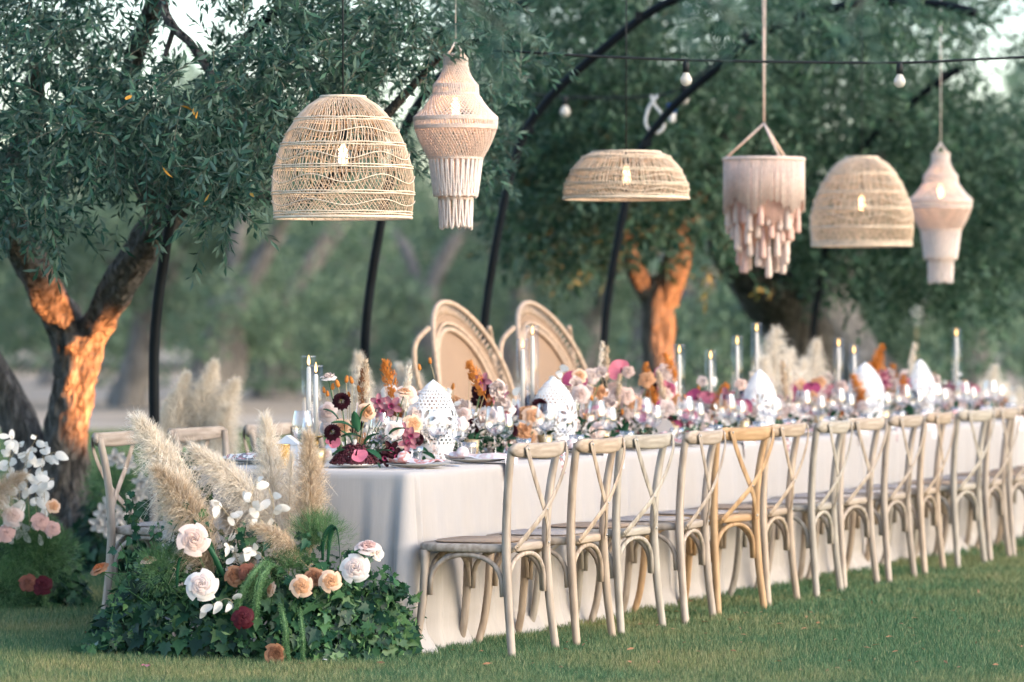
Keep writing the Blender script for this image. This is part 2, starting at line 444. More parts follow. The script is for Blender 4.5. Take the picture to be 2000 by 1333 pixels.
# ------------------------------------------------------------------ mesh building
class MB:
    """collects faces; build() links them as one mesh object"""
    def __init__(self):
        self.v = []
        self.f = []
    def add(self, vs_, fs_):
        o = len(self.v)
        self.v.extend(vs_)
        self.f.extend([tuple(i + o for i in f) for f in fs_])
        return self
    def tube(self, path, rad, segs=8, cap=True, flat=1.0, up=None, jitter=None):
        """round bar along a path; flat < 1 squeezes it along its second axis"""
        P = [Vector(p) for p in path]
        n = len(P)
        rr = rad if isinstance(rad, (list, tuple)) else [rad] * n
        T = [(P[min(i + 1, n - 1)] - P[max(i - 1, 0)]).normalized() for i in range(n)]
        ref = Vector(up) if up else (Vector((0, 0, 1)) if abs(T[0].z) < 0.9 else Vector((1, 0, 0)))
        a = (ref - T[0] * ref.dot(T[0])).normalized()
        vs_, fs_ = [], []
        for i in range(n):
            a = a - T[i] * a.dot(T[i])
            if a.length < 1e-6:
                a = T[i].orthogonal()
            a.normalize()
            b = T[i].cross(a)
            for k in range(segs):
                t = 2 * PI * k / segs
                rk = rr[i]
                if jitter:
                    rk *= jitter(i, k, P[i], t)
                vs_.append(P[i] + a * (math.cos(t) * rk * flat) + b * (math.sin(t) * rk))
        for i in range(n - 1):
            for k in range(segs):
                k2 = (k + 1) % segs
                fs_.append((i * segs + k, i * segs + k2, (i + 1) * segs + k2, (i + 1) * segs + k))
        if cap:
            fs_.append(tuple(range(segs - 1, -1, -1)))
            fs_.append(tuple((n - 1) * segs + k for k in range(segs)))
        return self.add(vs_, fs_)
    def ring(self, c, r, tr, segs=40, tsegs=6, sy=1.0, wob=None):
        vs_, fs_ = [], []
        for i in range(segs):
            t = 2 * PI * i / segs
            dz = wob(t) if wob else 0.0
            for k in range(tsegs):
                q = 2 * PI * k / tsegs
                rr = r + tr * math.cos(q)
                vs_.append(Vector((c[0] + rr * math.cos(t), c[1] + rr * sy * math.sin(t), c[2] + dz + tr * math.sin(q))))
        for i in range(segs):
            for k in range(tsegs):
                i2, k2 = (i + 1) % segs, (k + 1) % tsegs
                fs_.append((i * tsegs + k, i2 * tsegs + k, i2 * tsegs + k2, i * tsegs + k2))
        return self.add(vs_, fs_)
    def lathe(self, prof, segs=24, c=(0, 0, 0), sy=1.0, close=False, flute=None):
        vs_, fs_ = [], []
        n = len(prof)
        for (r, z) in prof:
            for k in range(segs):
                t = 2 * PI * k / segs
                q = r * (flute(k, z) if flute else 1.0)
                vs_.append(Vector((c[0] + q * math.cos(t), c[1] + q * sy * math.sin(t), c[2] + z)))
        for i in range(n - 1):
            for k in range(segs):
                k2 = (k + 1) % segs
                fs_.append((i * segs + k, i * segs + k2, (i + 1) * segs + k2, (i + 1) * segs + k))
        if close:
            fs_.append(tuple(range(segs - 1, -1, -1)))
            fs_.append(tuple((n - 1) * segs + k for k in range(segs)))
        return self.add(vs_, fs_)
    def box(self, c, s):
        x, y, z = (q / 2 for q in s)
        vs_ = [Vector((c[0] + a * x, c[1] + b * y, c[2] + d * z)) for a in (-1, 1) for b in (-1, 1) for d in (-1, 1)]
        return self.add(vs_, [(0, 1, 3, 2), (4, 6, 7, 5), (0, 4, 5, 1), (2, 3, 7, 6), (0, 2, 6, 4), (1, 5, 7, 3)])
    def grid(self, fn, nu, nv, wrap_u=False):
        vs_ = [fn(i / (nu if wrap_u else nu - 1), j / (nv - 1)) for j in range(nv) for i in range(nu)]
        fs_ = []
        for j in range(nv - 1):
            for i in range(nu if wrap_u else nu - 1):
                i2 = (i + 1) % nu
                fs_.append((j * nu + i, j * nu + i2, (j + 1) * nu + i2, (j + 1) * nu + i))
        return self.add(vs_, fs_)
    def prism(self, pts, z0, z1, inset=0.0):
        """flat outline extruded from z0 to z1 with a small chamfer"""
        n = len(pts)
        cx = sum(p[0] for p in pts) / n
        cy_ = sum(p[1] for p in pts) / n
        def sc(k):
            return [(cx + (p[0] - cx) * k, cy_ + (p[1] - cy_) * k) for p in pts]
        size = max(math.hypot(p[0] - cx, p[1] - cy_) for p in pts)
        k = 1 - inset / size
        lay = [(sc(k), z0), (pts, z0 + inset), (pts, z1 - inset), (sc(k), z1)] if inset else [(pts, z0), (pts, z1)]
        vs_ = [Vector((p[0], p[1], z)) for ring, z in lay for p in ring]
        fs_ = [tuple(range(n - 1, -1, -1)), tuple((len(lay) - 1) * n + i for i in range(n))]
        for l in range(len(lay) - 1):
            for i in range(n):
                j = (i + 1) % n
                fs_.append((l * n + i, l * n + j, (l + 1) * n + j, (l + 1) * n + i))
        return self.add(vs_, fs_)
    def mesh(self, name, mat, smooth=True):
        me = bpy.data.meshes.new(name)
        me.from_pydata([tuple(v) for v in self.v], [], self.f)
        if smooth:
            me.shade_smooth()
        me.materials.append(mat)
        me.update()
        return me
    def build(self, name, mat, parent=None, smooth=True, org=None):
        if org is not None:
            o_ = Vector(org)
            self.v = [Vector(v) - o_ for v in self.v]
        return link(name, self.mesh(name, mat, smooth), parent)

def link(name, me, parent=None):
    o = bpy.data.objects.new(name, me)
    COL.objects.link(o)
    if parent is not None:
        o.parent = parent
    return o

def np_mesh(name, V, F, mat, smooth=False):
    """V (n,3) and F (m,k) arrays straight into a mesh"""
    me = bpy.data.meshes.new(name)
    V = np.ascontiguousarray(V, dtype=np.float32)
    F = np.ascontiguousarray(F, dtype=np.int32)
    me.vertices.add(len(V))
    me.vertices.foreach_set('co', V.ravel())
    me.loops.add(F.size)
    me.loops.foreach_set('vertex_index', F.ravel())
    me.polygons.add(len(F))
    me.polygons.foreach_set('loop_start', np.arange(0, F.size, F.shape[1], dtype=np.int32))
    me.polygons.foreach_set('loop_total', np.full(len(F), F.shape[1], dtype=np.int32))
    if smooth:
        me.polygons.foreach_set('use_smooth', np.ones(len(F), dtype=bool))
    me.update(calc_edges=True)
    me.materials.append(mat)
    return me

def tag(o, label=None, cat=None, group=None, kind=None):
    if label: o['label'] = label
    if cat: o['category'] = cat
    if group: o['group'] = group
    if kind: o['kind'] = kind
    return o

def thing(name, label, cat, loc=(0, 0, 0), rotz=0.0, group=None):
    o = bpy.data.objects.new(name, None)
    COL.objects.link(o)
    o.location = loc
    o.rotation_euler = (0, 0, rotz)
    o.empty_display_size = 0.05
    return tag(o, label, cat, group)

def copy_tree(o, parent=None):
    c = o.copy()
    COL.objects.link(c)
    c.parent = parent
    for ch in KIDS.get(o.name, []):
        copy_tree(ch, c)
    return c
KIDS = {}
def note_kids(root):
    """remember a prototype's children for copy_tree"""
    ks = [o for o in bpy.data.objects if o.parent == root]
    KIDS[root.name] = ks
    for k in ks:
        note_kids(k)

def set_mat(o, m):
    o.material_slots[0].link = 'OBJECT'
    o.material_slots[0].material = m
    return o

def catmull(pts, per=6):
    P = [Vector(p) for p in pts]
    out = []
    for i in range(len(P) - 1):
        p0, p1, p2, p3 = P[max(i - 1, 0)], P[i], P[i + 1], P[min(i + 2, len(P) - 1)]
        for k in range(per):
            t = k / per
            out.append(0.5 * ((2 * p1) + (p2 - p0) * t + (2 * p0 - 5 * p1 + 4 * p2 - p3) * t * t + (3 * p1 - p0 - 3 * p2 + p3) * t ** 3))
    out.append(P[-1])
    return out

def lerp_list(vals, n):
    xs = np.linspace(0, 1, len(vals))
    return list(np.interp(np.linspace(0, 1, n), xs, vals))

ORD = ['first', 'second', 'third', 'fourth', 'fifth', 'sixth', 'seventh', 'eighth', 'ninth', 'tenth', 'eleventh', 'twelfth', 'thirteenth', 'fourteenth', 'fifteenth', 'sixteenth', 'seventeenth', 'eighteenth']

# the long table: a runs along it from its pampas end, b across it from the near edge
U = Vector((0.404, 0.915, 0.0)).normalized()
N = Vector((-U.y, U.x, 0.0))
CORNER = Vector((-0.425, 15.93, 0.0))
TW, TL, TZ = 1.15, 11.4, 0.75
ROTZ = math.atan2(U.y, U.x) - PI / 2        # a local +Y laid along U
def T(a, b, z=TZ):
    p = CORNER + U * a + N * b
    return Vector((p.x, p.y, z))
def a_at(x, b):
    """where along the table the line b crosses picture column x"""
    k = (x - 1000.0) / FPX
    p = CORNER + N * b
    return (k * p.y - p.x) / (U.x - k * U.y)
# ------------------------------------------------------------------ ground
def mat_lawn():
    m, nt, out = new_mat('lawn soil and thatch')
    b = nt.nodes.new('ShaderNodeBsdfPrincipled')
    b.inputs['Roughness'].default_value = 0.95
    co = scaled_coords(nt, 1.3)
    n = nt.nodes.new('ShaderNodeTexNoise')
    n.inputs['Scale'].default_value = 1.0
    n.inputs['Detail'].default_value = 8.0
    nt.links.new(co, n.inputs['Vector'])
    nt.links.new(ramp(nt, n.outputs[0], [(0.3, (0.016, 0.05, 0.024)), (0.55, (0.03, 0.075, 0.03)), (0.75, (0.10, 0.11, 0.045))]), b.inputs['Base Color'])
    nt.links.new(b.outputs[0], out.inputs[0])
    return m

def mat_grass():
    """blades vary singly and in dry patches over the lawn"""
    m, nt, out = new_mat('grass blade')
    geo = nt.nodes.new('ShaderNodeNewGeometry')
    c1 = ramp(nt, geo.outputs['Random Per Island'], [(0.0, (0.035, 0.105, 0.052)), (0.45, (0.068, 0.16, 0.075)), (0.8, (0.13, 0.225, 0.10)), (1.0, (0.36, 0.36, 0.19))])
    c2 = ramp(nt, geo.outputs['Random Per Island'], [(0.0, (0.09, 0.15, 0.055)), (0.5, (0.24, 0.25, 0.095)), (1.0, (0.48, 0.39, 0.21))])
    co = scaled_coords(nt, 0.9)
    n = nt.nodes.new('ShaderNodeTexNoise')
    n.inputs['Scale'].default_value = 1.0
    n.inputs['Detail'].default_value = 6.0
    n.inputs['Roughness'].default_value = 0.6
    nt.links.new(co, n.inputs['Vector'])
    mr = nt.nodes.new('ShaderNodeMapRange')
    mr.inputs['From Min'].default_value = 0.45
    mr.inputs['From Max'].default_value = 0.70
    nt.links.new(n.outputs[0], mr.inputs[0])
    mx = nt.nodes.new('ShaderNodeMix')
    mx.data_type = 'RGBA'
    nt.links.new(mr.outputs[0], mx.inputs[0])
    nt.links.new(c1, mx.inputs[6])
    nt.links.new(c2, mx.inputs[7])
    b = nt.nodes.new('ShaderNodeBsdfPrincipled')
    b.inputs['Roughness'].default_value = 0.5
    b.inputs['Specular IOR Level'].default_value = 0.25
    nt.links.new(mx.outputs[2], b.inputs['Base Color'])
    t = nt.nodes.new('ShaderNodeBsdfTranslucent')
    nt.links.new(mx.outputs[2], t.inputs['Color'])
    ms = nt.nodes.new('ShaderNodeMixShader')
    ms.inputs[0].default_value = 0.25
    nt.links.new(b.outputs[0], ms.inputs[1])
    nt.links.new(t.outputs[0], ms.inputs[2])
    nt.links.new(ms.outputs[0], out.inputs[0])
    return m

M['sand'] = mat_basic('sandy ground', (0.40, 0.315, 0.235), rough=0.95, var=0.3, scale=0.35, bump=0.2, bscale=6.0)
M['lawn'] = mat_lawn()
M['grass'] = mat_grass()
mb = MB()
mb.add([Vector((-700, -60, -0.008)), Vector((700, -60, -0.008)), Vector((700, 1400, -0.008)), Vector((-700, 1400, -0.008))], [(0, 1, 2, 3)])
tag(mb.build('ground', M['sand'], smooth=False), 'sandy olive grove ground beyond the lawn', 'ground', kind='structure')
mb = MB()
edge = []
for i in range(60):
    x = -45 + 90 * i / 59
    edge.append(Vector((x, 47.0 + 1.6 * noise.noise(Vector((x * 0.12, 3.1, 0.0))), 0.0)))
mb.add([Vector((45, -20, 0)), Vector((-45, -20, 0))] + edge, [tuple(range(62))])
tag(mb.build('lawn', M['lawn'], smooth=False), 'clipped green lawn under the table and chairs', 'lawn', kind='structure')

def grass_blades():
    def band(n, d0, d1, margin, h0, h1, w):
        d = np.sqrt(rng.uniform(d0 ** 2, d1 ** 2, n))
        half = 0.1335 * d + margin
        x = rng.uniform(-1, 1, n) * half
        h = rng.uniform(h0, h1, n)
        ang = rng.uniform(0, 2 * PI, n)
        lean = rng.uniform(0.1, 0.75, n) * h
        la = rng.uniform(0, 2 * PI, n)
        wx, wy = np.cos(ang) * w / 2, np.sin(ang) * w / 2
        z = np.zeros(n)
        V = np.empty((n, 3, 3))
        V[:, 0] = np.stack([x - wx, d - wy, z], 1)
        V[:, 1] = np.stack([x + wx, d + wy, z], 1)
        V[:, 2] = np.stack([x + lean * np.cos(la), d + lean * np.sin(la), h], 1)
        return V.reshape(-1, 3)
    V = np.concatenate([band(270000, 14.0, 17.2, 0.5, 0.018, 0.040, 0.0042),
                        band(220000, 17.2, 22.0, 0.6, 0.020, 0.045, 0.0055),
                        band(130000, 22.0, 32.0, 0.8, 0.022, 0.050, 0.010),
                        band(60000, 32.0, 47.0, 1.0, 0.03, 0.06, 0.02)])
    F = np.arange(len(V)).reshape(-1, 3)
    tag(link('grass', np_mesh('grass', V, F, M['grass'])), 'short green grass blades with drier straw coloured patches', 'grass', kind='stuff')
grass_blades()

# ------------------------------------------------------------------ leaves
def unit(a):
    return a / np.maximum(np.linalg.norm(a, axis=1, keepdims=True), 1e-9)

def leaf_quads(P, D, L, W, curl=0.15, up_bias=0.6):
    """one folded diamond for every leaf: P bases, D directions, L lengths, W widths"""
    n = len(P)
    D = unit(D)
    rv = rng.normal(size=(n, 3))
    rv[:, 2] += up_bias
    S = unit(np.cross(D, rv))
    NN = np.cross(S, D)
    L = np.broadcast_to(L, (n,))[:, None]
    W = np.broadcast_to(W, (n,))[:, None]
    V = np.empty((n, 4, 3))
    mid = P + D * L * 0.52 + NN * L * curl * 0.3
    V[:, 0] = P
    V[:, 1] = mid + S * W / 2
    V[:, 2] = P + D * L - NN * L * curl * 0.4
    V[:, 3] = mid - S * W / 2
    return V

def twig_leaves(C, D, length, per, leaf_l, leaf_w):
    """sprays: a bowed twig with leaves in pairs; returns leaf quads and twig ribbons"""
    n = len(C)
    D = unit(D)
    side = unit(np.cross(D, rng.normal(size=(n, 3))))
    droop = np.zeros((n, 3))
    droop[:, 2] = -rng.uniform(0.05, 0.4, n)
    Lw = length * rng.uniform(0.6, 1.3, n)[:, None]
    Ps, Ds = [], []
    for k in range(per):
        t = (k + 0.6) / per
        p = C + D * Lw * t + droop * Lw * t * t
        tang = unit(D + 2 * droop * t)
        roll = (k // 2) * 1.57 + (PI if k % 2 else 0.0)
        s2 = np.cross(tang, side)
        sd = side * math.cos(roll) + s2 * math.sin(roll)
        Ps.append(p)
        Ds.append(tang * rng.uniform(0.6, 1.1, n)[:, None] + sd * 0.85 + rng.normal(size=(n, 3)) * 0.22)
    Ps.append(C + D * Lw + droop * Lw)
    Ds.append(D + 2 * droop)
    P = np.concatenate(Ps)
    DD = np.concatenate(Ds)
    m = len(P)
    Q = leaf_quads(P, DD, leaf_l * rng.uniform(0.65, 1.2, m), leaf_w * rng.uniform(0.75, 1.15, m))
    w = side * 0.0016
    mid = C + D * Lw * 0.5 + droop * Lw * 0.25
    end = C + D * Lw + droop * Lw
    T1 = np.stack([C - w, C + w, mid + w, mid - w], 1)
    T2 = np.stack([mid - w, mid + w, end + w * 0.4, end - w * 0.4], 1)
    return Q, np.concatenate([T1, T2])

def blob_points(blobs, total):
    """points spread through picture-space ellipses with real depth: (x, y, rx, ry, d0, d1, weight)"""
    wts = np.array([b[2] * b[3] * b[6] for b in blobs], float)
    wts /= wts.sum()
    out = []
    for b, w in zip(blobs, wts):
        n = max(1, int(total * w))
        t = rng.uniform(0, 2 * PI, n)
        r = rng.uniform(0, 1, n) ** 0.5
        d = rng.uniform(b[4], b[5], n)
        x = b[0] + b[2] * r * np.cos(t)
        y = b[1] + b[3] * r * np.sin(t)
        s = FPX / d
        out.append(np.stack([(x - 1000.0) / s, d, CAMZ + (HORIZON - y) / s], 1))
    return np.concatenate(out)

def keep_out(P, holes):
    s = FPX / P[:, 1]
    x, y = 1000 + P[:, 0] * s, HORIZON - (P[:, 2] - CAMZ) * s
    ok = np.ones(len(P), bool)
    for (cx, cy_, rx, ry) in holes:
        ok &= ((x - cx) / rx) ** 2 + ((y - cy_) / ry) ** 2 > 1.0
    return P[ok]

def quads_obj(name, Q, mat, parent, org):
    V = Q.reshape(-1, 3) - np.array(org)
    return link(name, np_mesh(name, V, np.arange(len(V)).reshape(-1, 4), mat), parent)

def bark_tube(mb, pts, radii, segs=18, per=8, rough=0.16, seed=0.0):
    path = catmull(pts, per)
    rad = lerp_list(radii, len(path))
    def jit(i, k, p, t):
        f = noise.noise(Vector((math.cos(t) * 1.6 + seed, math.sin(t) * 1.6, i * 0.13)))
        g = noise.noise(Vector((math.cos(t) * 4.5, math.sin(t) * 4.5 + seed, i * 0.22)))
        h = noise.noise(Vector((math.cos(t) * 9.0, math.sin(t) * 9.0 + seed, i * 0.5)))
        return 1.0 + rough * 1.4 * f + rough * 0.9 * g + rough * 0.45 * h
    mb.tube(path, rad, segs, jitter=jit)

# the olive tree beside the table, trunk to the left, crown hanging over the lamps
BASE1 = px(120, 1108, 21.4)
BASE1.z = 0.0
tree = thing('olive_tree', 'forked olive tree with an amber lit trunk behind the far row of chairs', 'tree', BASE1)
mb = MB()
q = lambda x, y, d: px(x, y, d)
bark_tube(mb, [q(118, 1125, 21.4), q(116, 1060, 21.4), q(118, 960, 21.4), q(134, 820, 21.3), q(150, 720, 21.2), q(158, 640, 21.1)], [0.30, 0.19, 0.155, 0.118, 0.115, 0.12], segs=44, per=16)
bark_tube(mb, [q(95, 1075, 21.5), q(80, 960, 21.5), q(50, 860, 21.5), q(5, 760, 21.5), q(-60, 640, 21.4), q(-120, 480, 21.2)], [0.20, 0.16, 0.11, 0.10, 0.09, 0.07], seed=3.0)
bark_tube(mb, [q(140, 730, 21.2), q(125, 630, 21.1), q(82, 560, 20.9), q(40, 475, 20.6), q(8, 405, 20.3), q(25, 330, 20.0), q(62, 240, 19.6), q(70, 120, 19.2)], [0.085, 0.098, 0.098, 0.092, 0.086, 0.075, 0.055, 0.035], segs=34, per=14, seed=5.0)
bark_tube(mb, [q(160, 740, 21.2), q(183, 650, 21.1), q(232, 560, 20.8), q(288, 470, 20.5), q(335, 405, 20.2), q(372, 320, 19.8), q(395, 220, 19.5)], [0.07, 0.088, 0.09, 0.085, 0.08, 0.06, 0.04], segs=34, per=14, seed=8.0)
bark_tube(mb, [q(320, 430, 20.3), q(292, 370, 20.2), q(262, 300, 20.0), q(245, 220, 19.8), q(262, 120, 19.4), q(300, 10, 19.0), q(330, -120, 18.6)], [0.07, 0.075, 0.066, 0.055, 0.05, 0.045, 0.03], seed=9.0)
bark_tube(mb, [q(340, 408, 20.2), q(420, 392, 19.8), q(500, 378, 19.4), q(570, 392, 19.0), q(660, 340, 18.6), q(760, 220, 18.3), q(860, 110, 18.0)], [0.055, 0.045, 0.04, 0.035, 0.03, 0.024, 0.015], segs=10, seed=11.0)
bark_tube(mb, [q(310, -60, 18.6), q(322, 20, 18.4), q(340, 55, 18.3), q(372, 85, 18.2), q(402, 130, 18.1), q(432, 172, 18.0), q(470, 176, 17.9)], [0.03, 0.024, 0.022, 0.02, 0.02, 0.016, 0.01], segs=8, seed=13.0)
bark_tube(mb, [q(340, 58, 18.3), q(326, 100, 18.3), q(318, 130, 18.2)], [0.014, 0.012, 0.008], segs=6)
for k in range(5):                                   # buttress roots
    t = 0.4 + k * 1.25
    d_ = Vector((math.cos(t), math.sin(t), 0))
    bark_tube(mb, [BASE1 + d_ * 0.05 + Vector((0, 0, 0.5)), BASE1 + d_ * 0.2 + Vector((0, 0, 0.18)), BASE1 + d_ * 0.38 + Vector((0, 0, -0.02))], [0.09, 0.085, 0.03], segs=10, per=5, seed=k * 2.0)
mb.build('trunk', M['bark'], tree, org=BASE1)
blobs1 = [
    (90, 110, 150, 150, 17.0, 20.0, 1.0), (40, 290, 120, 100, 17.0, 20.5, 1.0), (250, 190, 130, 90, 16.8, 20.0, 1.0),
    (215, 285, 120, 70, 16.8, 19.5, 1.0), (330, 270, 110, 75, 16.8, 19.0, 1.0), (430, 350, 62, 95, 16.8, 18.0, 1.1),
    (455, 250, 90, 100, 16.8, 18.8, 1.0), (110, 425, 55, 50, 17.0, 18.0, 0.8), (20, 390, 50, 60, 17.0, 19.0, 0.8),
    (300, 365, 60, 35, 17.2, 18.6, 0.5), (500, 110, 95, 130, 16.9, 19.5, 1.0), (600, 130, 120, 140, 17.2, 20.0, 1.0),
    (560, 300, 75, 80, 17.8, 20.0, 0.6), (690, 90, 130, 100, 17.2, 20.0, 1.0), (720, 230, 110, 90, 17.8, 20.5, 0.7),
    (860, 40, 170, 70, 17.4, 20.0, 0.8), (950, 100, 90, 90, 18.5, 21.0, 0.7), (925, 250, 75, 75, 18.8, 21.0, 0.8), (975, 300, 35, 45, 19.0, 20.5, 0.6),
    (170, 30, 110, 60, 17.5, 20.0, 0.8), (200, -180, 420, 150, 16.5, 21.0, 0.8), (700, -190, 420, 150, 16.8, 21.5, 0.7), (-180, 150, 150, 300, 17.0, 21.5, 0.7),
]
holes1 = [(360, 55, 78, 58), (62, 178, 26, 40), (185, 45, 40, 38), (20, 195, 30, 18), (90, 140, 22, 22), (440, 20, 32, 22), (180, 130, 24, 16), (800, 190, 36, 38), (835, 120, 26, 26), (520, 95, 20, 20), (560, 185, 20, 18), (760, 110, 20, 18)]
C1 = keep_out(blob_points(blobs1, 3100), holes1)
D1 = rng.normal(size=C1.shape) * 0.8
D1[:, 2] -= 0.15
D1[:, 1] -= 0.35
Q1, TW1 = twig_leaves(C1, D1, 0.20, 16, 0.068, 0.0175)
def front_first(Q, n, xr, yr):
    s = FPX / Q[:, 0, 1]
    x, y = 1000 + Q[:, 0, 0] * s, HORIZON - (Q[:, 0, 2] - CAMZ) * s
    ok = np.where((x > xr[0]) & (x < xr[1]) & (y > yr[0]) & (y < yr[1]))[0]
    return ok[np.argsort(Q[ok, 0, 1])[:n]]
sel = front_first(Q1, 300, (0, 620), (20, 470))
mask = np.ones(len(Q1), bool)
mask[sel] = False
crown = quads_obj('crown', Q1[mask], M['leaf_olive'], tree, BASE1)
tag(crown, 'grey green olive foliage hanging over the lamps', kind='stuff')
tag(quads_obj('twigs', TW1, M['twig'], tree, BASE1), kind='stuff')
one_leaf = MB()                                        # a single olive leaf, 1 m long, scaled per copy
one_leaf.add([Vector((0, 0, 0)), Vector((0.09, 0.22, 0.02)), Vector((0.118, 0.5, 0.04)), Vector((0.085, 0.78, 0.02)), Vector((0, 1, -0.05)), Vector((-0.085, 0.78, 0.02)), Vector((-0.118, 0.5, 0.04)), Vector((-0.09, 0.22, 0.02)), Vector((0, 0.5, 0.0))],
             [(0, 1, 8), (1, 2, 8), (2, 3, 8), (3, 4, 8), (4, 5, 8), (5, 6, 8), (6, 7, 8), (7, 0, 8)])
leaf_me = one_leaf.mesh('leaf', M['leaf_olive_obj'])
for i in sel:
    a, b, c, d_ = (Vector(v) for v in Q1[i])
    yv = (c - a)
    ln = yv.length
    yv.normalize()
    xv = (b - d_).normalized()
    zv = xv.cross(yv).normalized()
    xv = yv.cross(zv)
    lf = link('leaf', leaf_me, crown)
    lf.matrix_local = Matrix.Translation(a - BASE1) @ Matrix((xv, yv, zv)).transposed().to_4x4() @ Matrix.Scale(ln, 4)
    if rnd.random() < 0.02:
        set_mat(lf, M['leaf_yellow'])

# two olive trees behind the table
def olive_mid(label, base, limbs, blobs, n, holes=()):
    t = thing('olive_tree', label, 'tree', base)
    m_ = MB()
    for k, (pts, rad) in enumerate(limbs):
        bark_tube(m_, pts, rad, segs=16, per=8, seed=k * 3.3 + base.x)
    m_.build('trunk', M['bark'], t, org=base)
    C = keep_out(blob_points(blobs, n), holes)
    D = rng.normal(size=C.shape)
    Q, TWG = twig_leaves(C, D, 0.26, 9, 0.10, 0.030)
    tag(quads_obj('crown', Q, M['leaf_mid'], t, base), kind='stuff')
    return t
b2 = px(1285, 900, 29.0)
b2.z = 0.0
olive_mid('olive tree with an amber lit trunk rising behind the middle of the table', b2,
    [([Vector((b2.x, 29.0, -0.05)), q(1292, 780, 29.0), q(1285, 680, 29.0), q(1284, 600, 29.0), q(1282, 540, 29.0)], [0.22, 0.135, 0.118, 0.125, 0.13]),
     ([q(1270, 580, 29.0), q(1245, 530, 28.9), q(1226, 470, 28.8), q(1205, 380, 28.6), q(1150, 260, 28.4)], [0.09, 0.075, 0.055, 0.045, 0.03]),
     ([q(1300, 590, 29.0), q(1325, 490, 28.8), q(1345, 415, 28.6), q(1395, 320, 28.2), q(1450, 200, 28.0)], [0.105, 0.10, 0.095, 0.075, 0.05]),
     ([q(1300, 480, 28.9), q(1285, 380, 28.7), q(1270, 250, 28.5)], [0.07, 0.055, 0.04])],
    [(1080, 400, 140, 110, 26.5, 30.0, 1.0), (1200, 300, 170, 130, 26.0, 30.5, 1.0), (1050, 250, 140, 120, 26.5, 30.0, 1.0), (1130, 120, 170, 130, 26.0, 30.5, 1.0), (1300, 150, 180, 150, 26.0, 31.0, 1.0),
     (1340, 330, 130, 80, 26.0, 29.0, 0.8), (1240, 430, 110, 60, 26.5, 29.5, 0.9), (1110, 480, 110, 50, 27.0, 29.0, 0.8), (1400, 440, 50, 80, 27.0, 28.6, 0.5), (1440, 230, 120, 130, 26.5, 31.0, 0.9), (1560, 40, 130, 60, 23.2, 25.5, 0.55), (1740, 40, 120, 60, 23.4, 25.5, 0.45), (1150, -120, 420, 150, 25.0, 32.0, 0.8), (930, 150, 90, 150, 27.5, 30.0, 0.5)],
    4200, [(1425, 240, 18, 20), (1450, 300, 12, 12), (1365, 290, 12, 12), (1230, 60, 14, 12), (1120, 120, 10, 10), (1380, 250, 9, 9), (1340, 225, 9, 9), (1400, 320, 16, 40), (1390, 380, 12, 20)])
b3 = px(1590, 860, 32.0)
b3.z = 0.0
olive_mid('dark olive tree with a leaning trunk behind the far end of the table', b3,
    [([Vector((b3.x, 32.0, -0.05)), q(1580, 720, 32.0), q(1540, 620, 31.9), q(1490, 560, 31.7), q(1440, 500, 31.5), q(1400, 420, 31.2), q(1390, 300, 30.8)], [0.36, 0.26, 0.25, 0.24, 0.20, 0.12, 0.07]),
     ([q(1530, 620, 31.9), q(1580, 520, 31.5), q(1640, 420, 31.0), q(1720, 300, 30.5)], [0.15, 0.13, 0.10, 0.06]),
     ([q(1470, 530, 31.6), q(1520, 400, 31.0), q(1540, 250, 30.6)], [0.1, 0.08, 0.05])],
    [(1540, 330, 120, 150, 28.0, 32.5, 1.0), (1640, 220, 160, 160, 28.0, 33.0, 1.0), (1680, 460, 150, 90, 28.0, 32.0, 1.0), (1800, 330, 150, 150, 28.0, 33.0, 1.0), (1760, 560, 120, 60, 28.5, 31.5, 0.8), (1880, 480, 130, 110, 28.0, 32.5, 1.0),
     (1590, 520, 70, 60, 28.0, 31.0, 0.8), (1820, 140, 170, 140, 27.5, 33.0, 1.0), (1950, 260, 110, 130, 28.0, 33.0, 0.7), (1960, 420, 110, 130, 28.0, 32.0, 1.0), (1560, 100, 140, 120, 28.0, 33.0, 1.0), (1900, 590, 90, 40, 29.0, 31.0, 0.5), (1700, -120, 450, 140, 27.0, 34.0, 0.8), (2150, 250, 150, 300, 28.0, 33.0, 0.7)],
    4300, [(1960, 150, 65, 60), (1930, 210, 22, 18), (1760, 145, 16, 14), (1715, 215, 14, 16), (1580, 190, 12, 12), (1880, 260, 12, 12), (1625, 300, 14, 12), (1690, 300, 10, 10), (1985, 40, 30, 30), (1690, 180, 14, 12), (1640, 180, 11, 11), (1650, 215, 10, 10), (1615, 250, 16, 10), (1665, 265, 10, 10), (1605, 230, 9, 9), (1840, 135, 14, 14), (1900, 122, 12, 12), (1905, 200, 12, 14)])

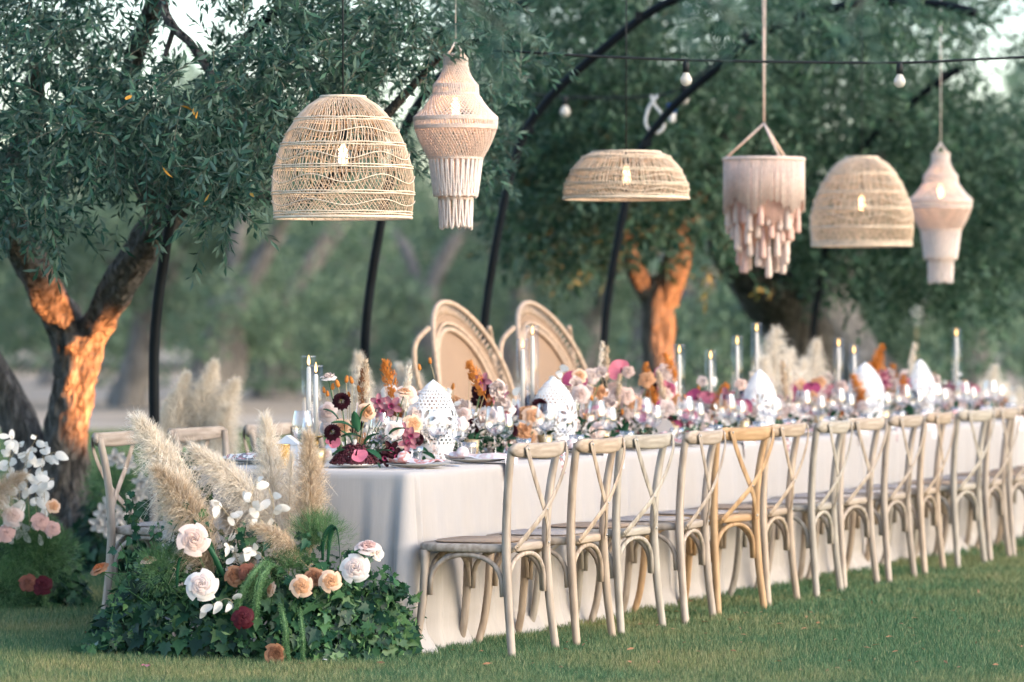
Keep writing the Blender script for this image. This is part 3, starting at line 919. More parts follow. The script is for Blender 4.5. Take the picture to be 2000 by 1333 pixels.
# ------------------------------------------------------------------ the grove far behind
def olive_far(label, x, d, h, rc, n, leaf, tr, lean=0.0, seed=0, low=0.9):
    r = random.Random(seed)
    base = px(x, 700, d)
    base.z = 0.0
    t = thing('olive_tree', label, 'tree', base, group='old olive trees far behind the lawn')
    m_ = MB()
    top = base + Vector((lean, 0, h * 0.34))
    bark_tube(m_, [base + Vector((0, 0, -0.1)), base + Vector((lean * 0.3, 0, h * 0.1)), base + Vector((lean * 0.7, 0.1, h * 0.22)), top], [tr * 1.45, tr, tr * 0.85, tr * 0.8], segs=14, per=6, rough=0.3, seed=seed)
    ends = []
    for k in range(4):
        a = r.uniform(0, 2 * PI)
        e = top + Vector((math.cos(a) * rc * 0.55, math.sin(a) * rc * 0.5, h * r.uniform(0.2, 0.4)))
        bark_tube(m_, [top - Vector((0, 0, 0.3)), top.lerp(e, 0.5) + Vector((r.uniform(-.2, .2), 0, 0.1)), e], [tr * 0.5, tr * 0.36, tr * 0.15], segs=8, per=4, rough=0.25, seed=k)
        ends.append(e)
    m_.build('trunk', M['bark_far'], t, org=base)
    cl = []
    for k in range(26):
        a, q_ = r.uniform(0, 2 * PI), math.sqrt(r.random())
        cl.append((base.x + lean + rc * q_ * math.cos(a), base.y + rc * 0.8 * q_ * math.sin(a), r.uniform(low, h * (1.0 - 0.25 * q_)), r.uniform(0.35, 0.8)))
    cl = np.array(cl)
    idx = rng.integers(0, len(cl), n)
    P = cl[idx, :3] + unit(rng.normal(size=(n, 3))) * (cl[idx, 3:4] * rng.uniform(0.2, 1.0, (n, 1)) ** 0.5)
    P[:, 2] = np.maximum(P[:, 2], low * 0.8)
    Q = leaf_quads(P, rng.normal(size=(n, 3)), leaf * rng.uniform(0.6, 1.2, n), leaf * 0.36)
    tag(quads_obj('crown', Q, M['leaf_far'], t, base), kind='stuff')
far = [(-60, 62, 5.0, 2.6, .45), (110, 78, 5.6, 2.8, .4), (245, 60, 4.6, 2.2, .38), (400, 57, 4.8, 2.4, .50), (540, 66, 5.2, 2.6, .42), (690, 76, 5.4, 2.8, .4), (840, 70, 5.4, 2.7, .38), (990, 82, 5.8, 3.0, .4),
       (1130, 68, 5.2, 2.6, .38), (1270, 78, 5.6, 2.8, .4), (1400, 64, 5.0, 2.6, .4), (1560, 72, 5.4, 2.8, .4), (1770, 46, 5.0, 2.3, .50), (1900, 66, 5.2, 2.6, .4), (2040, 60, 5.0, 2.5, .4)]
NEARBY = ['beyond the crook of the nearest trunk', 'seen between the two nearest trunks', 'beside the nearest amber lit trunk', 'with a thick split trunk above the cream plumes', 'above the chairs beside the tall candles', 'above the front centrepiece',
          'above the first woven throne chair', 'between the two woven throne chairs', 'just past the second woven throne chair', 'hidden behind the second amber lit trunk', 'between the amber lit and leaning trunks', 'behind the leaning dark trunk',
          'with a huge tilted grey trunk', 'behind the last candle', 'past the last candle']
for k, (x, d, h, rc, tr) in enumerate(far):
    olive_far('old grey green olive tree far off, ' + NEARBY[k], x, d, h, rc, 6500, 0.17, tr * 0.72, lean=(-1.0 if k == 12 else rnd.uniform(-.4, .4)), seed=k + 1, low=(1.0 if k in (1, 2, 3) else 0.3))
# the wood closing the view behind the grove
n = 60000
ang = rng.uniform(-0.42, 0.42, n)
dist = rng.uniform(95, 125, n)
P = np.stack([np.sin(ang) * dist, np.cos(ang) * dist, rng.uniform(0.1, 1.0, n) ** 1.1 * (6.3 + 1.3 * np.sin(ang * 61) + 0.9 * np.sin(ang * 143 + 1))], 1)
Q = leaf_quads(P, rng.normal(size=(n, 3)), 0.55 * rng.uniform(0.6, 1.2, n), 0.26)
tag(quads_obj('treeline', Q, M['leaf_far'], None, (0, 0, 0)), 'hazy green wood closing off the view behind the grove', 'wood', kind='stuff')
# ------------------------------------------------------------------ the table under its cloth
def make_table():
    org = T(0, 0, 0)
    root = thing('dining_table', 'long dining table under a floor-length pale grey linen cloth', 'table', org)
    rc = 0.03
    pts = []                                          # outline (a, b, corner weight) counted along the edge
    def seg(p0, p1, n):
        for i in range(n):
            t = i / n
            pts.append((p0[0] + (p1[0] - p0[0]) * t, p0[1] + (p1[1] - p0[1]) * t))
    def arc(c, t0, n=14):
        for i in range(n):
            t = t0 + (PI / 2) * i / n
            pts.append((c[0] + rc * math.cos(t), c[1] + rc * math.sin(t)))
    seg((rc, 0), (TL - rc, 0), 560)
    arc((TL - rc, rc), -PI / 2)
    seg((TL, rc), (TL, TW - rc), 60)
    arc((TL - rc, TW - rc), 0)
    seg((TL - rc, TW), (rc, TW), 300)
    arc((rc, TW - rc), PI / 2)
    seg((0, TW - rc), (0, rc), 90)
    arc((rc, rc), PI)
    n = len(pts)
    nrm = []
    for i in range(n):
        p, q_ = pts[i - 1], pts[(i + 1) % n]
        tx, ty = q_[0] - p[0], q_[1] - p[1]
        l = math.hypot(tx, ty)
        nrm.append((ty / l, -tx / l))
    per = [0.0]
    for i in range(1, n):
        per.append(per[-1] + math.dist(pts[i], pts[i - 1]))
    rows = 46
    V, F = [], []
    for j in range(rows + 1):
        t = j / rows
        for i in range(n):
            a, b = pts[i]
            s = per[i]
            corner = 0.0
            for ca, cb in ((0, 0), (TL, 0), (0, TW), (TL, TW)):
                corner = max(corner, math.exp(-((math.dist((a, b), (ca, cb)) / 0.17) ** 2)))
            f1 = noise.noise(Vector((s * 3.1, t * 0.6, 1.7)))
            f2 = noise.noise(Vector((s * 8.5, t * 0.5, 9.2)))
            f3 = noise.noise(Vector((s * 2.2, t * 3.0, 4.4)))
            side_b = 1.0 if b < 0.01 else (0.75 if a < 0.01 else 0.8)
            ridge = abs(noise.noise(Vector((s * 5.2, t * 0.35, 6.1))))
            off = 0.010 + 0.02 * t + t ** 0.85 * (0.075 * f1 + 0.040 * f2 + 0.060 * (0.25 - ridge)) * side_b + 0.008 * f3 * t
            off += 0.0035 * math.exp(-((t - 0.42) / 0.013) ** 2) + 0.003 * math.exp(-((t - 0.80) / 0.013) ** 2)
            off += corner * t ** 0.9 * (0.045 + 0.035 * math.sin(s * 48 + 1.0) + 0.018 * math.sin(s * 85))
            if t > 0.88:
                off += (t - 0.88) * (0.15 + 0.7 * max(0, noise.noise(Vector((s * 4.0, 2.0, 0.3)))) + 0.25 * corner)
            z = TZ * (1 - t) + 0.004
            if t > 0.9:
                z = max(0.006, z + 0.012 * noise.noise(Vector((s * 9, 5.0, 0))))
            nx, ny = nrm[i]
            if j == 0:
                off = 0.0
            p = T(a + nx * off, b + ny * off, z)
            V.append(p - org)
    for j in range(rows):
        for i in range(n):
            i2 = (i + 1) % n
            F.append((j * n + i, (j + 1) * n + i, (j + 1) * n + i2, j * n + i2))
    F.append(tuple(range(n)))
    m_ = MB()
    m_.add(V, F)
    m_.build('tablecloth', M['linen'], root)
make_table()

# ------------------------------------------------------------------ cross-back chairs
def make_chair():
    root = thing('cross_back_chair', 'chair', 'chair')
    W = M['wood']
    so = []
    for k in range(40):                                # seat outline: rounded trapezoid, rear edge bowed
        t = 2 * PI * k / 40
        c, s = math.cos(t), math.sin(t)
        e = 0.42
        x = 0.238 * math.copysign(abs(c) ** e, c)
        y = 0.200 + 0.215 * math.copysign(abs(s) ** e, s)
        x *= 0.90 + 0.10 * min(1, y / 0.3)
        so.append((x, y))
    m_ = MB()
    m_.prism(so, 0.435, 0.468, 0.006)
    seat = m_.build('seat', M['wood_x'], root)
    m_ = MB()
    pad = [(p[0] * 0.76, 0.205 + (p[1] - 0.205) * 0.76) for p in so]
    m_.prism(pad, 0.4685, 0.479, 0.006)
    m_.build('cane_panel', M['cane'], seat)
    for sx in (-1, 1):                                 # rear posts run from the floor to the crest rail
        m_ = MB()
        path = catmull([(sx * .228, -.034, 0), (sx * .214, -.014, .18), (sx * .206, -.001, .36), (sx * .205, 0.003, .47), (sx * .211, -.003, .61), (sx * .226, -.018, .75), (sx * .243, -.038, .866)], 4)
        m_.tube(path, lerp_list([.0165, .0175, .019, .019, .018, .017, .0155], len(path)), 10)
        m_.build('rear_post', W, root)
        m_ = MB()
        path = catmull([(sx * .240, .415, 0), (sx * .226, .388, .11), (sx * .216, .370, .27), (sx * .213, .362, .44)], 4)
        m_.tube(path, lerp_list([.0155, .0165, .018, .019], len(path)), 10)
        m_.build('front_leg', W, root)
    def crest(u, v):                                   # bowed crest rail
        x = -0.268 + 0.536 * u
        k = (u * 2 - 1)
        y0 = -0.096 + 0.050 * abs(k) ** 2.3
        end = 1 - max(0, (abs(k) - 0.86) / 0.14) ** 2.2 * 0.6
        h = (0.034 - 0.005 * abs(k)) * end
        th = 0.0150 * (0.75 + 0.25 * end)
        t = 2 * PI * v
        c, s = math.cos(t), math.sin(t)
        yy = th * math.copysign(abs(c) ** 0.6, c)
        zz = h * math.copysign(abs(s) ** 0.7, s)
        return Vector((x, y0 + yy - 0.15 * zz, 0.850 + zz + 0.010 * k * k))
    m_ = MB()
    nu, nv = 26, 15
    m_.grid(lambda a, b: crest(a, b), nu, nv)
    m_.f.append(tuple(j * nu for j in range(nv - 1)))
    m_.f.append(tuple(j * nu + nu - 1 for j in range(nv - 2, -1, -1)))
    rail = m_.build('crest_rail', M['wood_x'], root)
    for sx in (-1, 1):
        m_ = MB()
        off = 0.0045 * sx
        path = catmull([(-sx * .205, -.090, .872), (-sx * .178, -.098 + off, .81), (-sx * .105, -.096 + off, .71), (0.0, -.084 + off, .607), (sx * .085, -.060 + off, .535), (sx * .148, -.032 + off, .475), (sx * .170, -.021, .448)], 5)
        m_.tube(path, 0.0165, 8, flat=0.24, up=(0, 1, 0.3))
        m_.build('cross_strap', W, root)
        for p in ((-sx * .200, -.096, .862), (sx * .163, -.029, .460)):
            b_ = MB()
            b_.lathe([(0.0, -.003), (.0055, -.002), (.0055, .002), (0.0, .003)], 8)
            o = b_.build('bolt', M['steel'], root)
            o.location = p
            o.rotation_euler = (PI / 2, 0, 0)
    b_ = MB()
    b_.lathe([(0.0, -.003), (.005, -.002), (.005, .002), (0.0, .003)], 8)
    o = b_.build('bolt', M['steel'], root)
    o.location = (0, -.093, .607)
    o.rotation_euler = (PI / 2, 0, 0)
    def hoop(p0, p1, zl, zt, off):
        p0, p1 = Vector(p0), Vector(p1)
        pts = []
        for k in range(15):
            t = k / 14
            w = -math.cos(PI * t) * 0.5 + 0.5
            p = p0.lerp(p1, w)
            z = zl + (zt - zl) * math.sin(PI * t) ** 0.62
            pts.append(Vector((p.x, p.y, z)) + Vector(off))
        h_ = MB()
        h_.tube(pts, 0.0112, 8)
        h_.build('bow_brace', W, root)
    hoop((-.186, -.006, 0), (.186, -.006, 0), .255, .425, (0, 0.010, 0))
    hoop((-.194, .352, 0), (.194, .352, 0), .265, .425, (0, 0, 0))
    for sx in (-1, 1):
        hoop((sx * .204, .020, 0), (sx * .213, .342, 0), .255, .425, (0, 0, 0))
    note_kids(root)
    return root
chair0 = make_chair()
ROT_NEAR = math.atan2(N.y, N.x) - PI / 2            # faces the table from the near side
used0 = [False]
def place_chair(pos, rot, label, group, mat=None, pad=None):
    if used0[0]:
        o = copy_tree(chair0)
    else:
        o = chair0
        used0[0] = True
    o.location = pos
    o.rotation_euler = (0, 0, rot)
    tag(o, label, 'chair', group)
    if mat or pad:
        for c in [x for x in bpy.data.objects if x.parent == o]:
            if mat and c.name.split('.')[0] != 'bolt':
                set_mat(c, M[mat + '_x'] if c.name.split('.')[0] in ('crest_rail', 'seat') else M[mat])
            if pad:
                for g in [x for x in bpy.data.objects if x.parent == c and x.name.startswith('cane_panel')]:
                    set_mat(g, pad)
    return o
used0[0] = True                                      # keep the prototype untouched until all copies are made
near_spots = []
for k in range(15):
    a = -0.071 + 0.205 + 0.604 * k
    jit = [0, .0, -.008, .01, -.012, .008, -.005, .012, -.01, .012, 0, .008, -.01, 0, .01][k]
    rot = ROT_NEAR + R([0, 3, -2, 5, -8, 2, 4, -3, 1, 5, -2, 3, -1, 2, 0][k])
    near_spots.append((T(a + jit, -0.473 - [0, .02, .0, .03, .02, 0, .03, -.01, .02, .0, .03, .01, -.01, .02, 0][k], 0), rot))
for k, (p, rot) in enumerate(near_spots):
    if k == 0:
        continue
    if k == 4:
        lab = 'honey coloured cross-back chair among paler ones in the near row'
    else:
        lab = f'pale oak cross-back chair, {ORD[k]} in the near row from the pampas end'
    place_chair(p, rot, lab, 'cross-back chairs along the near side of the table', 'wood_honey' if k == 4 else [None, None, 'wood_grey', 'wood_warm'][(k * 7) % 4], M['pad'] if k in (1, 3, 4, 6, 7, 8, 9, 11) else None)
far_a = [0.655 + 0.70 * k for k in range(6)]                # before the woven thrones, then after them
far_a += [a_at(1133, TW + 0.62) + 0.80 + 0.70 * k for k in range(3)]
for k, a in enumerate(far_a):
    p = T(a, TW + 0.535 + (0.0 if k < 2 else rnd.uniform(-.02, .02)), 0)
    rot = ROT_NEAR + PI + R(rnd.uniform(-4, 4) if k else 2)
    if k < 6:
        lab = f'pale oak cross-back chair, {ORD[k]} in the far row from the pampas end'
    else:
        lab = f'pale oak cross-back chair in the far row, {ORD[k - 6]} past the woven throne chairs'
    place_chair(p, rot, lab, 'cross-back chairs along the far side of the table', None, M['pad'] if k in (0, 2, 5) else None)
chair0.location, chair0.rotation_euler = near_spots[0][0], (0, 0, near_spots[0][1])
tag(chair0, 'pale oak cross-back chair with a brown cane seat at the near table corner', 'chair', 'cross-back chairs along the near side of the table')

# ------------------------------------------------------------------ the two woven throne chairs
def make_throne():
    root = thing('peacock_chair', 'x', 'chair')
    H, HW, Z0 = 1.49, 0.50, 0.42
    def fan(u, v, k=1.0):
        """u angle 0..1 round the half oval, v 0..1 from the centre out"""
        t = PI * (-0.12 + 1.24 * u)
        x = HW * v * math.cos(t)
        z = 0.86 + (H - 0.86) * v * math.sin(t) if math.sin(t) > 0 else 0.86 + 0.9 * v * math.sin(t)
        y = -0.20 - 0.13 * (z - Z0) + 0.14 * (abs(x) / HW) ** 2
        return Vector((x, y, z))
    m_ = MB()
    def panel(u, v):
        p = fan(u, v * 0.74)
        return p
    m_.grid(panel, 33, 12)
    m_.add([fan(0.0, .74), fan(1.0, .74), Vector((0.30, -.17, Z0)), Vector((-0.30, -.17, Z0)), fan(0, 0)], [(0, 2, 4), (4, 2, 3), (3, 1, 4)])
    m_.build('woven_back', M['peacock_weave'], root)
    for v, r_, nm, mt in ((0.745, 0.015, 'inner_hoop', 'peacock'), (0.80, 0.010, 'inner_hoop', 'peacock'), (0.985, 0.015, 'outer_rim', 'peacock')):
        m_ = MB()
        m_.tube([fan(i / 40, v) + Vector((0, 0.01, 0)) for i in range(41)], r_, 8)
        m_.build(nm, M[mt], root)
    m_ = MB()
    m_.grid(lambda u, v: fan(u, 0.81 + v * 0.075), 41, 3)
    m_.build('woven_band', M['peacock_weave'], root)
    m_ = MB()                                          # open loops between band and rim
    for i in range(64):
        u0, u1 = i / 64, (i + 0.55) / 64
        m_.tube([fan(u0, .88), fan((u0 + u1) / 2, .965), fan(u1, .88)], 0.0075, 5)
    tag(m_.build('rim_loops', M['peacock'], root), kind='stuff')
    for sx in (-1, 1):
        m_ = MB()
        m_.tube(catmull([(sx * .40, -.24, 1.34), (sx * .50, -.27, 1.26), (sx * .525, -.265, 1.14), (sx * .50, -.24, 1.0), (sx * .44, -.20, .88)], 6), 0.014, 8)
        m_.build('side_loop', M['peacock'], root)
    for sx in (-1, 1):
        m_ = MB()
        m_.tube(catmull([(sx * .46, -.22, .98), (sx * .56, -.10, .86), (sx * .54, .12, .70), (sx * .44, .26, .60), (sx * .30, .28, .43)], 6), 0.022, 8)
        m_.build('arm', M['peacock'], root)
    m_ = MB()
    m_.lathe([(0.0, .40), (.30, .40), (.32, .42), (.31, .45), (.0, .455)], 28, c=(0, 0.05, 0))
    m_.build('seat', M['peacock_weave'], root)
    m_ = MB()
    m_.lathe([(.30, 0.0), (.27, .08), (.20, .20), (.24, .32), (.30, .40)], 28, c=(0, 0.05, 0))
    m_.build('base', M['peacock_weave'], root)
    note_kids(root)
    return root
throne0 = make_throne()
throne1 = copy_tree(throne0)
for o, x in ((throne0, 975), (throne1, 1133)):
    bb = TW + 0.62
    o.location = T(a_at(x, bb), bb, 0)
    o.rotation_euler = (0, 0, ROT_NEAR + PI)
tag(throne0, 'rattan fan-back throne chair nearer the tall front candles', 'chair', 'woven throne chairs for the couple')
tag(throne1, 'rattan fan-back throne chair directly behind the pair of brass candlesticks', 'chair', 'woven throne chairs for the couple')

# ------------------------------------------------------------------ bent iron arches over the table
POST = [2.74, 5.17, 6.80, 8.71, 12.80]
ARCH = [(0, 0), (0.0, 0.8), (0.02, 1.46), (0.20, 2.32), (0.41, 2.68), (0.82, 3.02), (1.16, 3.24), (1.55, 3.35), (1.90, 3.38)]
P0 = Vector((-2.92, 16.95, 0))
def arch_pt(t, w, z):
    p = P0 + U * t - N * w
    return Vector((p.x, p.y, z))
ARCH_NAMES = ['nearest half arch of black iron tube beside the cream plumes', 'second black iron half arch behind the front centrepiece', 'black iron arch curving up from behind the first throne chair', 'black iron arch with plugs hanging from it past the second throne chair', 'farthest black iron arch behind the far candles']
for k, t in enumerate(POST):
    m_ = MB()
    pts = [arch_pt(t, w, z) for w, z in ARCH]
    if k == 4:
        pts = pts[:-2]
    elif k >= 2:
        pts += [arch_pt(t, 2.30, 3.345), arch_pt(t, 2.50, 3.29)]
    root = thing('iron_arch', ARCH_NAMES[k], 'arch', pts[0], group='iron arches over the table')
    path = catmull(pts, 7)
    m_.tube(path, 0.027, 10)
    m_.build('tube', M['iron'], root, org=pts[0])
    for w, z in ((0.30, 2.50), (1.02, 3.16)):
        c_ = MB()
        c_.box(arch_pt(t, w, z + 0.02), (0.06, 0.06, 0.05))
        c_.build('clamp', M['iron'], root, smooth=False, org=pts[0])
m_ = MB()
rp = [arch_pt(1.0 + 0.6 * i, 1.90, 3.43) for i in range(15)]
m_.tube(rp, 0.02, 8)
tag(m_.build('ridge_pipe', M['iron']), 'straight black iron pipe running along the tops of the arches', 'pipe')

# ------------------------------------------------------------------ amber uplights at the two lit trunks
def uplight(label, loc, target, power, size):
    root = thing('garden_spotlight', label, 'spotlight', (loc[0], loc[1], 0), group='amber spotlights at the foot of the trees')
    d_ = (Vector(target) - Vector(loc)).normalized()
    rot = d_.to_track_quat('Z', 'Y')
    m_ = MB()
    m_.lathe([(0.0, -.10), (.035, -.095), (.045, -.02), (.048, .02), (.043, .02), (.040, -.01)], 16)
    h = m_.build('housing', M['iron'], root)
    h.location = Vector(loc) - root.location
    h.rotation_mode = 'QUATERNION'
    h.rotation_quaternion = rot
    m_ = MB()
    m_.lathe([(0.0, 0.0), (.038, 0.0)], 16)
    m_.build('lens', M['uplight'], h)
    m_ = MB()
    m_.tube([(0, 0, -.05), (0, 0, loc[2] - 0.03)], 0.008, 6)
    m_.build('stake', M['iron'], root)
    ld = bpy.data.lights.new('spot', 'SPOT')
    ld.energy = power
    ld.color = (1.0, 0.33, 0.10)
    ld.spot_size = size
    ld.spot_blend = 0.6
    ld.shadow_soft_size = 0.12
    lo = bpy.data.objects.new('spot_lamp', ld)
    COL.objects.link(lo)
    lo.parent = h
    lo.location = (0, 0, 0.03)
    lo.rotation_euler = (PI, 0, 0)
uplight('small black spotlight throwing amber light up the nearest olive trunk', (BASE1.x + 1.15, BASE1.y - 0.42, 0.16), px(196, 690, 21.3), 520.0, R(42))
uplight('small black spotlight throwing amber light up the trunk behind the table', (b2.x + 1.15, b2.y - 0.5, 0.2), px(1310, 560, 28.9), 480.0, R(54))
# ------------------------------------------------------------------ hanging lamps
def bulb_parts(root, z, r=0.045, length=0.13, power=1.1):
    """clear bulb with a glowing filament, its cap and a small warm light, hanging in the lamp's local space"""
    m_ = MB()
    m_.lathe([(0.012, 0.0), (0.016, -0.02), (r * 0.8, -length * 0.45), (r, -length * 0.65), (r * 0.8, -length * 0.87), (r * 0.4, -length * 0.97), (0.001, -length)], 16, c=(0, 0, z))
    g = m_.build('bulb', M['bulb_glass'], root)
    m_ = MB()
    m_.lathe([(0.0, 0.035), (0.016, 0.035), (0.018, 0.0), (0.014, -0.012), (0.0, -0.012)], 12, c=(0, 0, z))
    m_.build('cap', M['iron'], g)
    m_ = MB()
    for k in range(4):
        t = k * PI / 2
        x, y = 0.009 * math.cos(t), 0.009 * math.sin(t)
        m_.tube([(x * 0.6, y * 0.6, z - length * 0.2), (x, y, z - length * 0.5), (x * 0.9, y * 0.9, z - length * 0.85)], 0.0048, 5)
    m_.build('filament', M['filament'], g)
    ld = bpy.data.lights.new('bulb_light', 'POINT')
    ld.energy = power
    ld.color = (1.0, 0.55, 0.25)
    ld.shadow_soft_size = 0.03
    lo = bpy.data.objects.new('bulb_light', ld)
    COL.objects.link(lo)
    lo.parent = root
    lo.location = (0, 0, z - length * 0.55)

def prof_at(prof, t):
    """radius and height at fraction t of a profile, by height"""
    zs = [p[1] for p in prof]
    z = zs[0] + (zs[-1] - zs[0]) * t
    r = np.interp(-z, [-q_ for q_ in zs], [p[0] for p in prof])
    return float(r), z

def rattan_lamp(label, loc, prof, bands, waves, n, twist, bulb_z, cord_to, seed=1, rs=0.0021):
    """woven dome: prof is (radius, height) from the top down; loc is the centre of the rim"""
    r_ = random.Random(seed)
    root = thing('rattan_pendant_lamp', label, 'lamp', loc, group='woven rattan lamps over the table')
    m_ = MB()
    for layer in (0, 1):
        nn = n if layer == 0 else int(n * 0.45)
        for i in range(nn):
            a0 = 2 * PI * (i + r_.uniform(-.22, .22)) / nn
            pts = []
            for k in range(15):
                t = k / 14
                r, z = prof_at(prof, t)
                sway = twist * math.sin(t * 2.1 * PI + 0.4) * (0.16 if layer == 0 else -0.13) + (t * 0.5 * twist if layer == 0 else -t * 0.35 * twist)
                a = a0 + sway
                rr = r - 0.004 - 0.004 * layer
                pts.append((rr * math.cos(a), rr * math.sin(a), z))
            m_.tube(pts, rs * r_.uniform(0.8, 1.15), 4, cap=False)
    tag(m_.build('weave', M['rattan'], root), kind='stuff')
    for t in bands:
        r, z = prof_at(prof, t)
        b_ = MB()
        for dz, dr in ((-0.005, 0), (0.005, 0.0005)):
            b_.ring((0, 0, z + dz), r, 0.0032, 56, 5, wob=lambda q_, p=dz: 0.0015 * math.sin(q_ * 48 + p * 900))
        b_.build('band', M['rattan_pale'], root)
    for t, amp, kk in waves:
        r, z = prof_at(prof, t)
        b_ = MB()
        pts = []
        for i in range(97):
            q_ = 2 * PI * i / 96
            zz = z + amp * math.sin(kk * q_ + seed)
            tt = (zz - prof[0][1]) / (prof[-1][1] - prof[0][1])
            rr, _ = prof_at(prof, tt)
            pts.append(((rr + 0.002) * math.cos(q_), (rr + 0.002) * math.sin(q_), zz))
        b_.tube(pts, 0.0024, 5, cap=False)
        b_.build('wavy_cane', M['rattan_pale'], root)
    for r, z, th in ((prof[0][0], prof[0][1], 0.006), (prof[-1][0], prof[-1][1], 0.007)):
        b_ = MB()
        b_.ring((0, 0, z), r, th, 56, 6)
        b_.build('hoop', M['rattan_pale'], root)
    b_ = MB()                                          # cross bars carrying the socket
    r, z = prof[0]
    b_.tube([(-r, 0, z), (r, 0, z)], 0.004, 6)
    b_.tube([(0, -r, z), (0, r, z)], 0.004, 6)
    b_.build('carrier', M['iron'], root)
    bulb_parts(root, bulb_z)
    b_ = MB()
    b_.tube([(0, 0, bulb_z + 0.03), (0, 0, cord_to - loc[2])], 0.0035, 6)
    b_.build('cord', M['cable'], root)
    return root

def on_line(x, b=0.53):
    a = a_at(x, b)
    return T(a, b, 0)
def lamp_spot(x, y):
    p = on_line(x)
    return Vector((p.x, p.y, CAMZ + (HORIZON - y) * p.y / FPX)), FPX / p.y
TOP = 3.42
p, s = lamp_spot(670, 426)
H_ = (426 - 190) / s
R_ = 141.0 / s
dome = [(R_ * .31, H_), (R_ * .40, H_ * .985), (R_ * .60, H_ * .87), (R_ * .78, H_ * .72), (R_ * .90, H_ * .56), (R_ * .975, H_ * .40), (R_ * 1.0, H_ * .25), (R_ * .985, H_ * .10), (R_ * .95, 0.0)]
rattan_lamp('large woven rattan dome lamp nearest the tall front candles', p, dome, (0.19, 0.40, 0.585, 0.80, 0.965), ((0.29, .011, 5), (0.50, .016, 6), (0.69, .018, 6), (0.885, .013, 6)), 104, 1.0, H_ * .66, TOP, 1)
p, s = lamp_spot(1223, 388)
H_ = 90.0 / s
R_ = 124.0 / s
flat = [(R_ * .54, H_), (R_ * .70, H_ * .90), (R_ * .86, H_ * .66), (R_ * .95, H_ * .40), (R_ * 1.0, H_ * .25), (R_ * .99, 0.0)]
rattan_lamp('shallow woven rattan lamp hanging over the middle of the table', p, flat, (0.12, 0.40, 0.70, 0.96), ((0.55, .008, 7), (0.84, .008, 7)), 120, 0.35, H_ * .80, TOP, 2, rs=0.0027)
p, s = lamp_spot(1683, 480)
H_ = (480 - 308) / s
R_ = 102.0 / s
dome2 = [(R_ * .31, H_), (R_ * .40, H_ * .985), (R_ * .60, H_ * .87), (R_ * .80, H_ * .68), (R_ * .92, H_ * .50), (R_ * .985, H_ * .36), (R_ * 1.0, H_ * .22), (R_ * .985, H_ * .10), (R_ * .96, 0.0)]
rattan_lamp('woven rattan dome lamp between the tassel lamp and the last macrame lamp', p, dome2, (0.19, 0.40, 0.585, 0.80, 0.965), ((0.29, .011, 5), (0.50, .016, 6), (0.69, .018, 6)), 110, 1.0, H_ * .62, TOP, 3, rs=0.0029)

def macrame_lamp(label, loc, s, cord_to, seed):
    """stepped macrame lamp 0.86 m tall; loc is the centre of its lowest hem"""
    r_ = random.Random(seed)
    root = thing('macrame_pendant_lamp', label, 'lamp', loc, group='macrame lamps over the table')
    k = s
    z = lambda yy: (447 - yy) / 426.0 * k
    rr = lambda w: w / 2 / 426.0 * k
    rings = [(108, 46, 2), (126, 44, 2), (166, 84, 3), (184, 88, 2), (230, 163, 3), (247, 160, 3), (308, 106, 2), (314, 92, 2), (380, 84, 2), (387, 66, 2)]
    for yy, w, n_ in rings:
        b_ = MB()
        for q_ in range(n_):
            b_.ring((0, 0, z(yy) - 0.006 * q_), rr(w), 0.0042, 44, 6, wob=lambda t: 0.001 * math.sin(t * 60))
        b_.build('ring', M['cotton_warm'], root)
    def net(y0, w0, y1, w1, n_, tw, bulge=0.0, rad=0.0028, mt='cotton', cross=True):
        b_ = MB()
        for sgn in ((1, -1) if cross else (1,)):
            for i in range(n_):
                a0 = 2 * PI * (i + r_.uniform(-.2, .2)) / n_
                pts = []
                for q_ in range(7):
                    t = q_ / 6
                    r2 = rr(w0 + (w1 - w0) * t) * (1 - bulge * math.sin(PI * t)) + (0.002 if sgn > 0 else -0.002)
                    a = a0 + sgn * tw * t
                    pts.append((r2 * math.cos(a), r2 * math.sin(a), z(y0 + (y1 - y0) * t)))
                b_.tube(pts, rad, 4, cap=False)
        tag(b_.build('cord_net', M[mt], root), kind='stuff')
    net(108, 45, 126, 45, 40, 0.1)
    net(126, 44, 166, 84, 34, 0.8, 0.12)
    net(166, 86, 184, 88, 60, 0.05)
    net(184, 88, 230, 163, 54, 0.7, 0.06)
    net(230, 163, 247, 160, 90, 0.05)
    net(247, 160, 308, 106, 74, 0.45, -0.04, 0.0034, 'cotton_warm')
    def loops(y0, w0, y1, w1, n_, mt):
        b_ = MB()
        for i in range(n_):
            a0, a1 = 2 * PI * i / n_, 2 * PI * (i + 0.8) / n_
            dy = r_.uniform(-3, 3)
            pts = []
            for q_ in range(13):
                t = q_ / 12
                dn = 1 - abs(2 * t - 1) ** 2.4
                a = a0 + (a1 - a0) * (t if True else 0)
                r2 = rr(w0 + (w1 - w0) * dn)
                pts.append((r2 * math.cos(a), r2 * math.sin(a), z(y0 + (y1 + dy - y0) * dn)))
            b_.tube(pts, 0.0052, 5, cap=False)
        tag(b_.build('cord_loops', M[mt], root), kind='stuff')
    loops(309, 104, 384, 84, 30, 'cotton')
    loops(312, 92, 376, 84, 22, 'cotton_warm')
    loops(384, 66, 446, 62, 16, 'cotton')
    loops(382, 60, 444, 58, 9, 'cotton_warm')
    apex = z(82)
    for i in range(4):
        t = PI / 4 + i * PI / 2
        b_ = MB()
        b_.tube([(rr(46) * math.cos(t), rr(46) * math.sin(t), z(108)), (0, 0, apex)], 0.005, 6)
        b_.build('hanging_cord', M['cotton'], root)
    b_ = MB()
    b_.tube([(0, 0, apex), (0, 0, cord_to - loc[2])], 0.003, 6)
    b_.build('cord', M['cotton'], root)
    bulb_parts(root, z(180), 0.032, 0.12, 1.3)
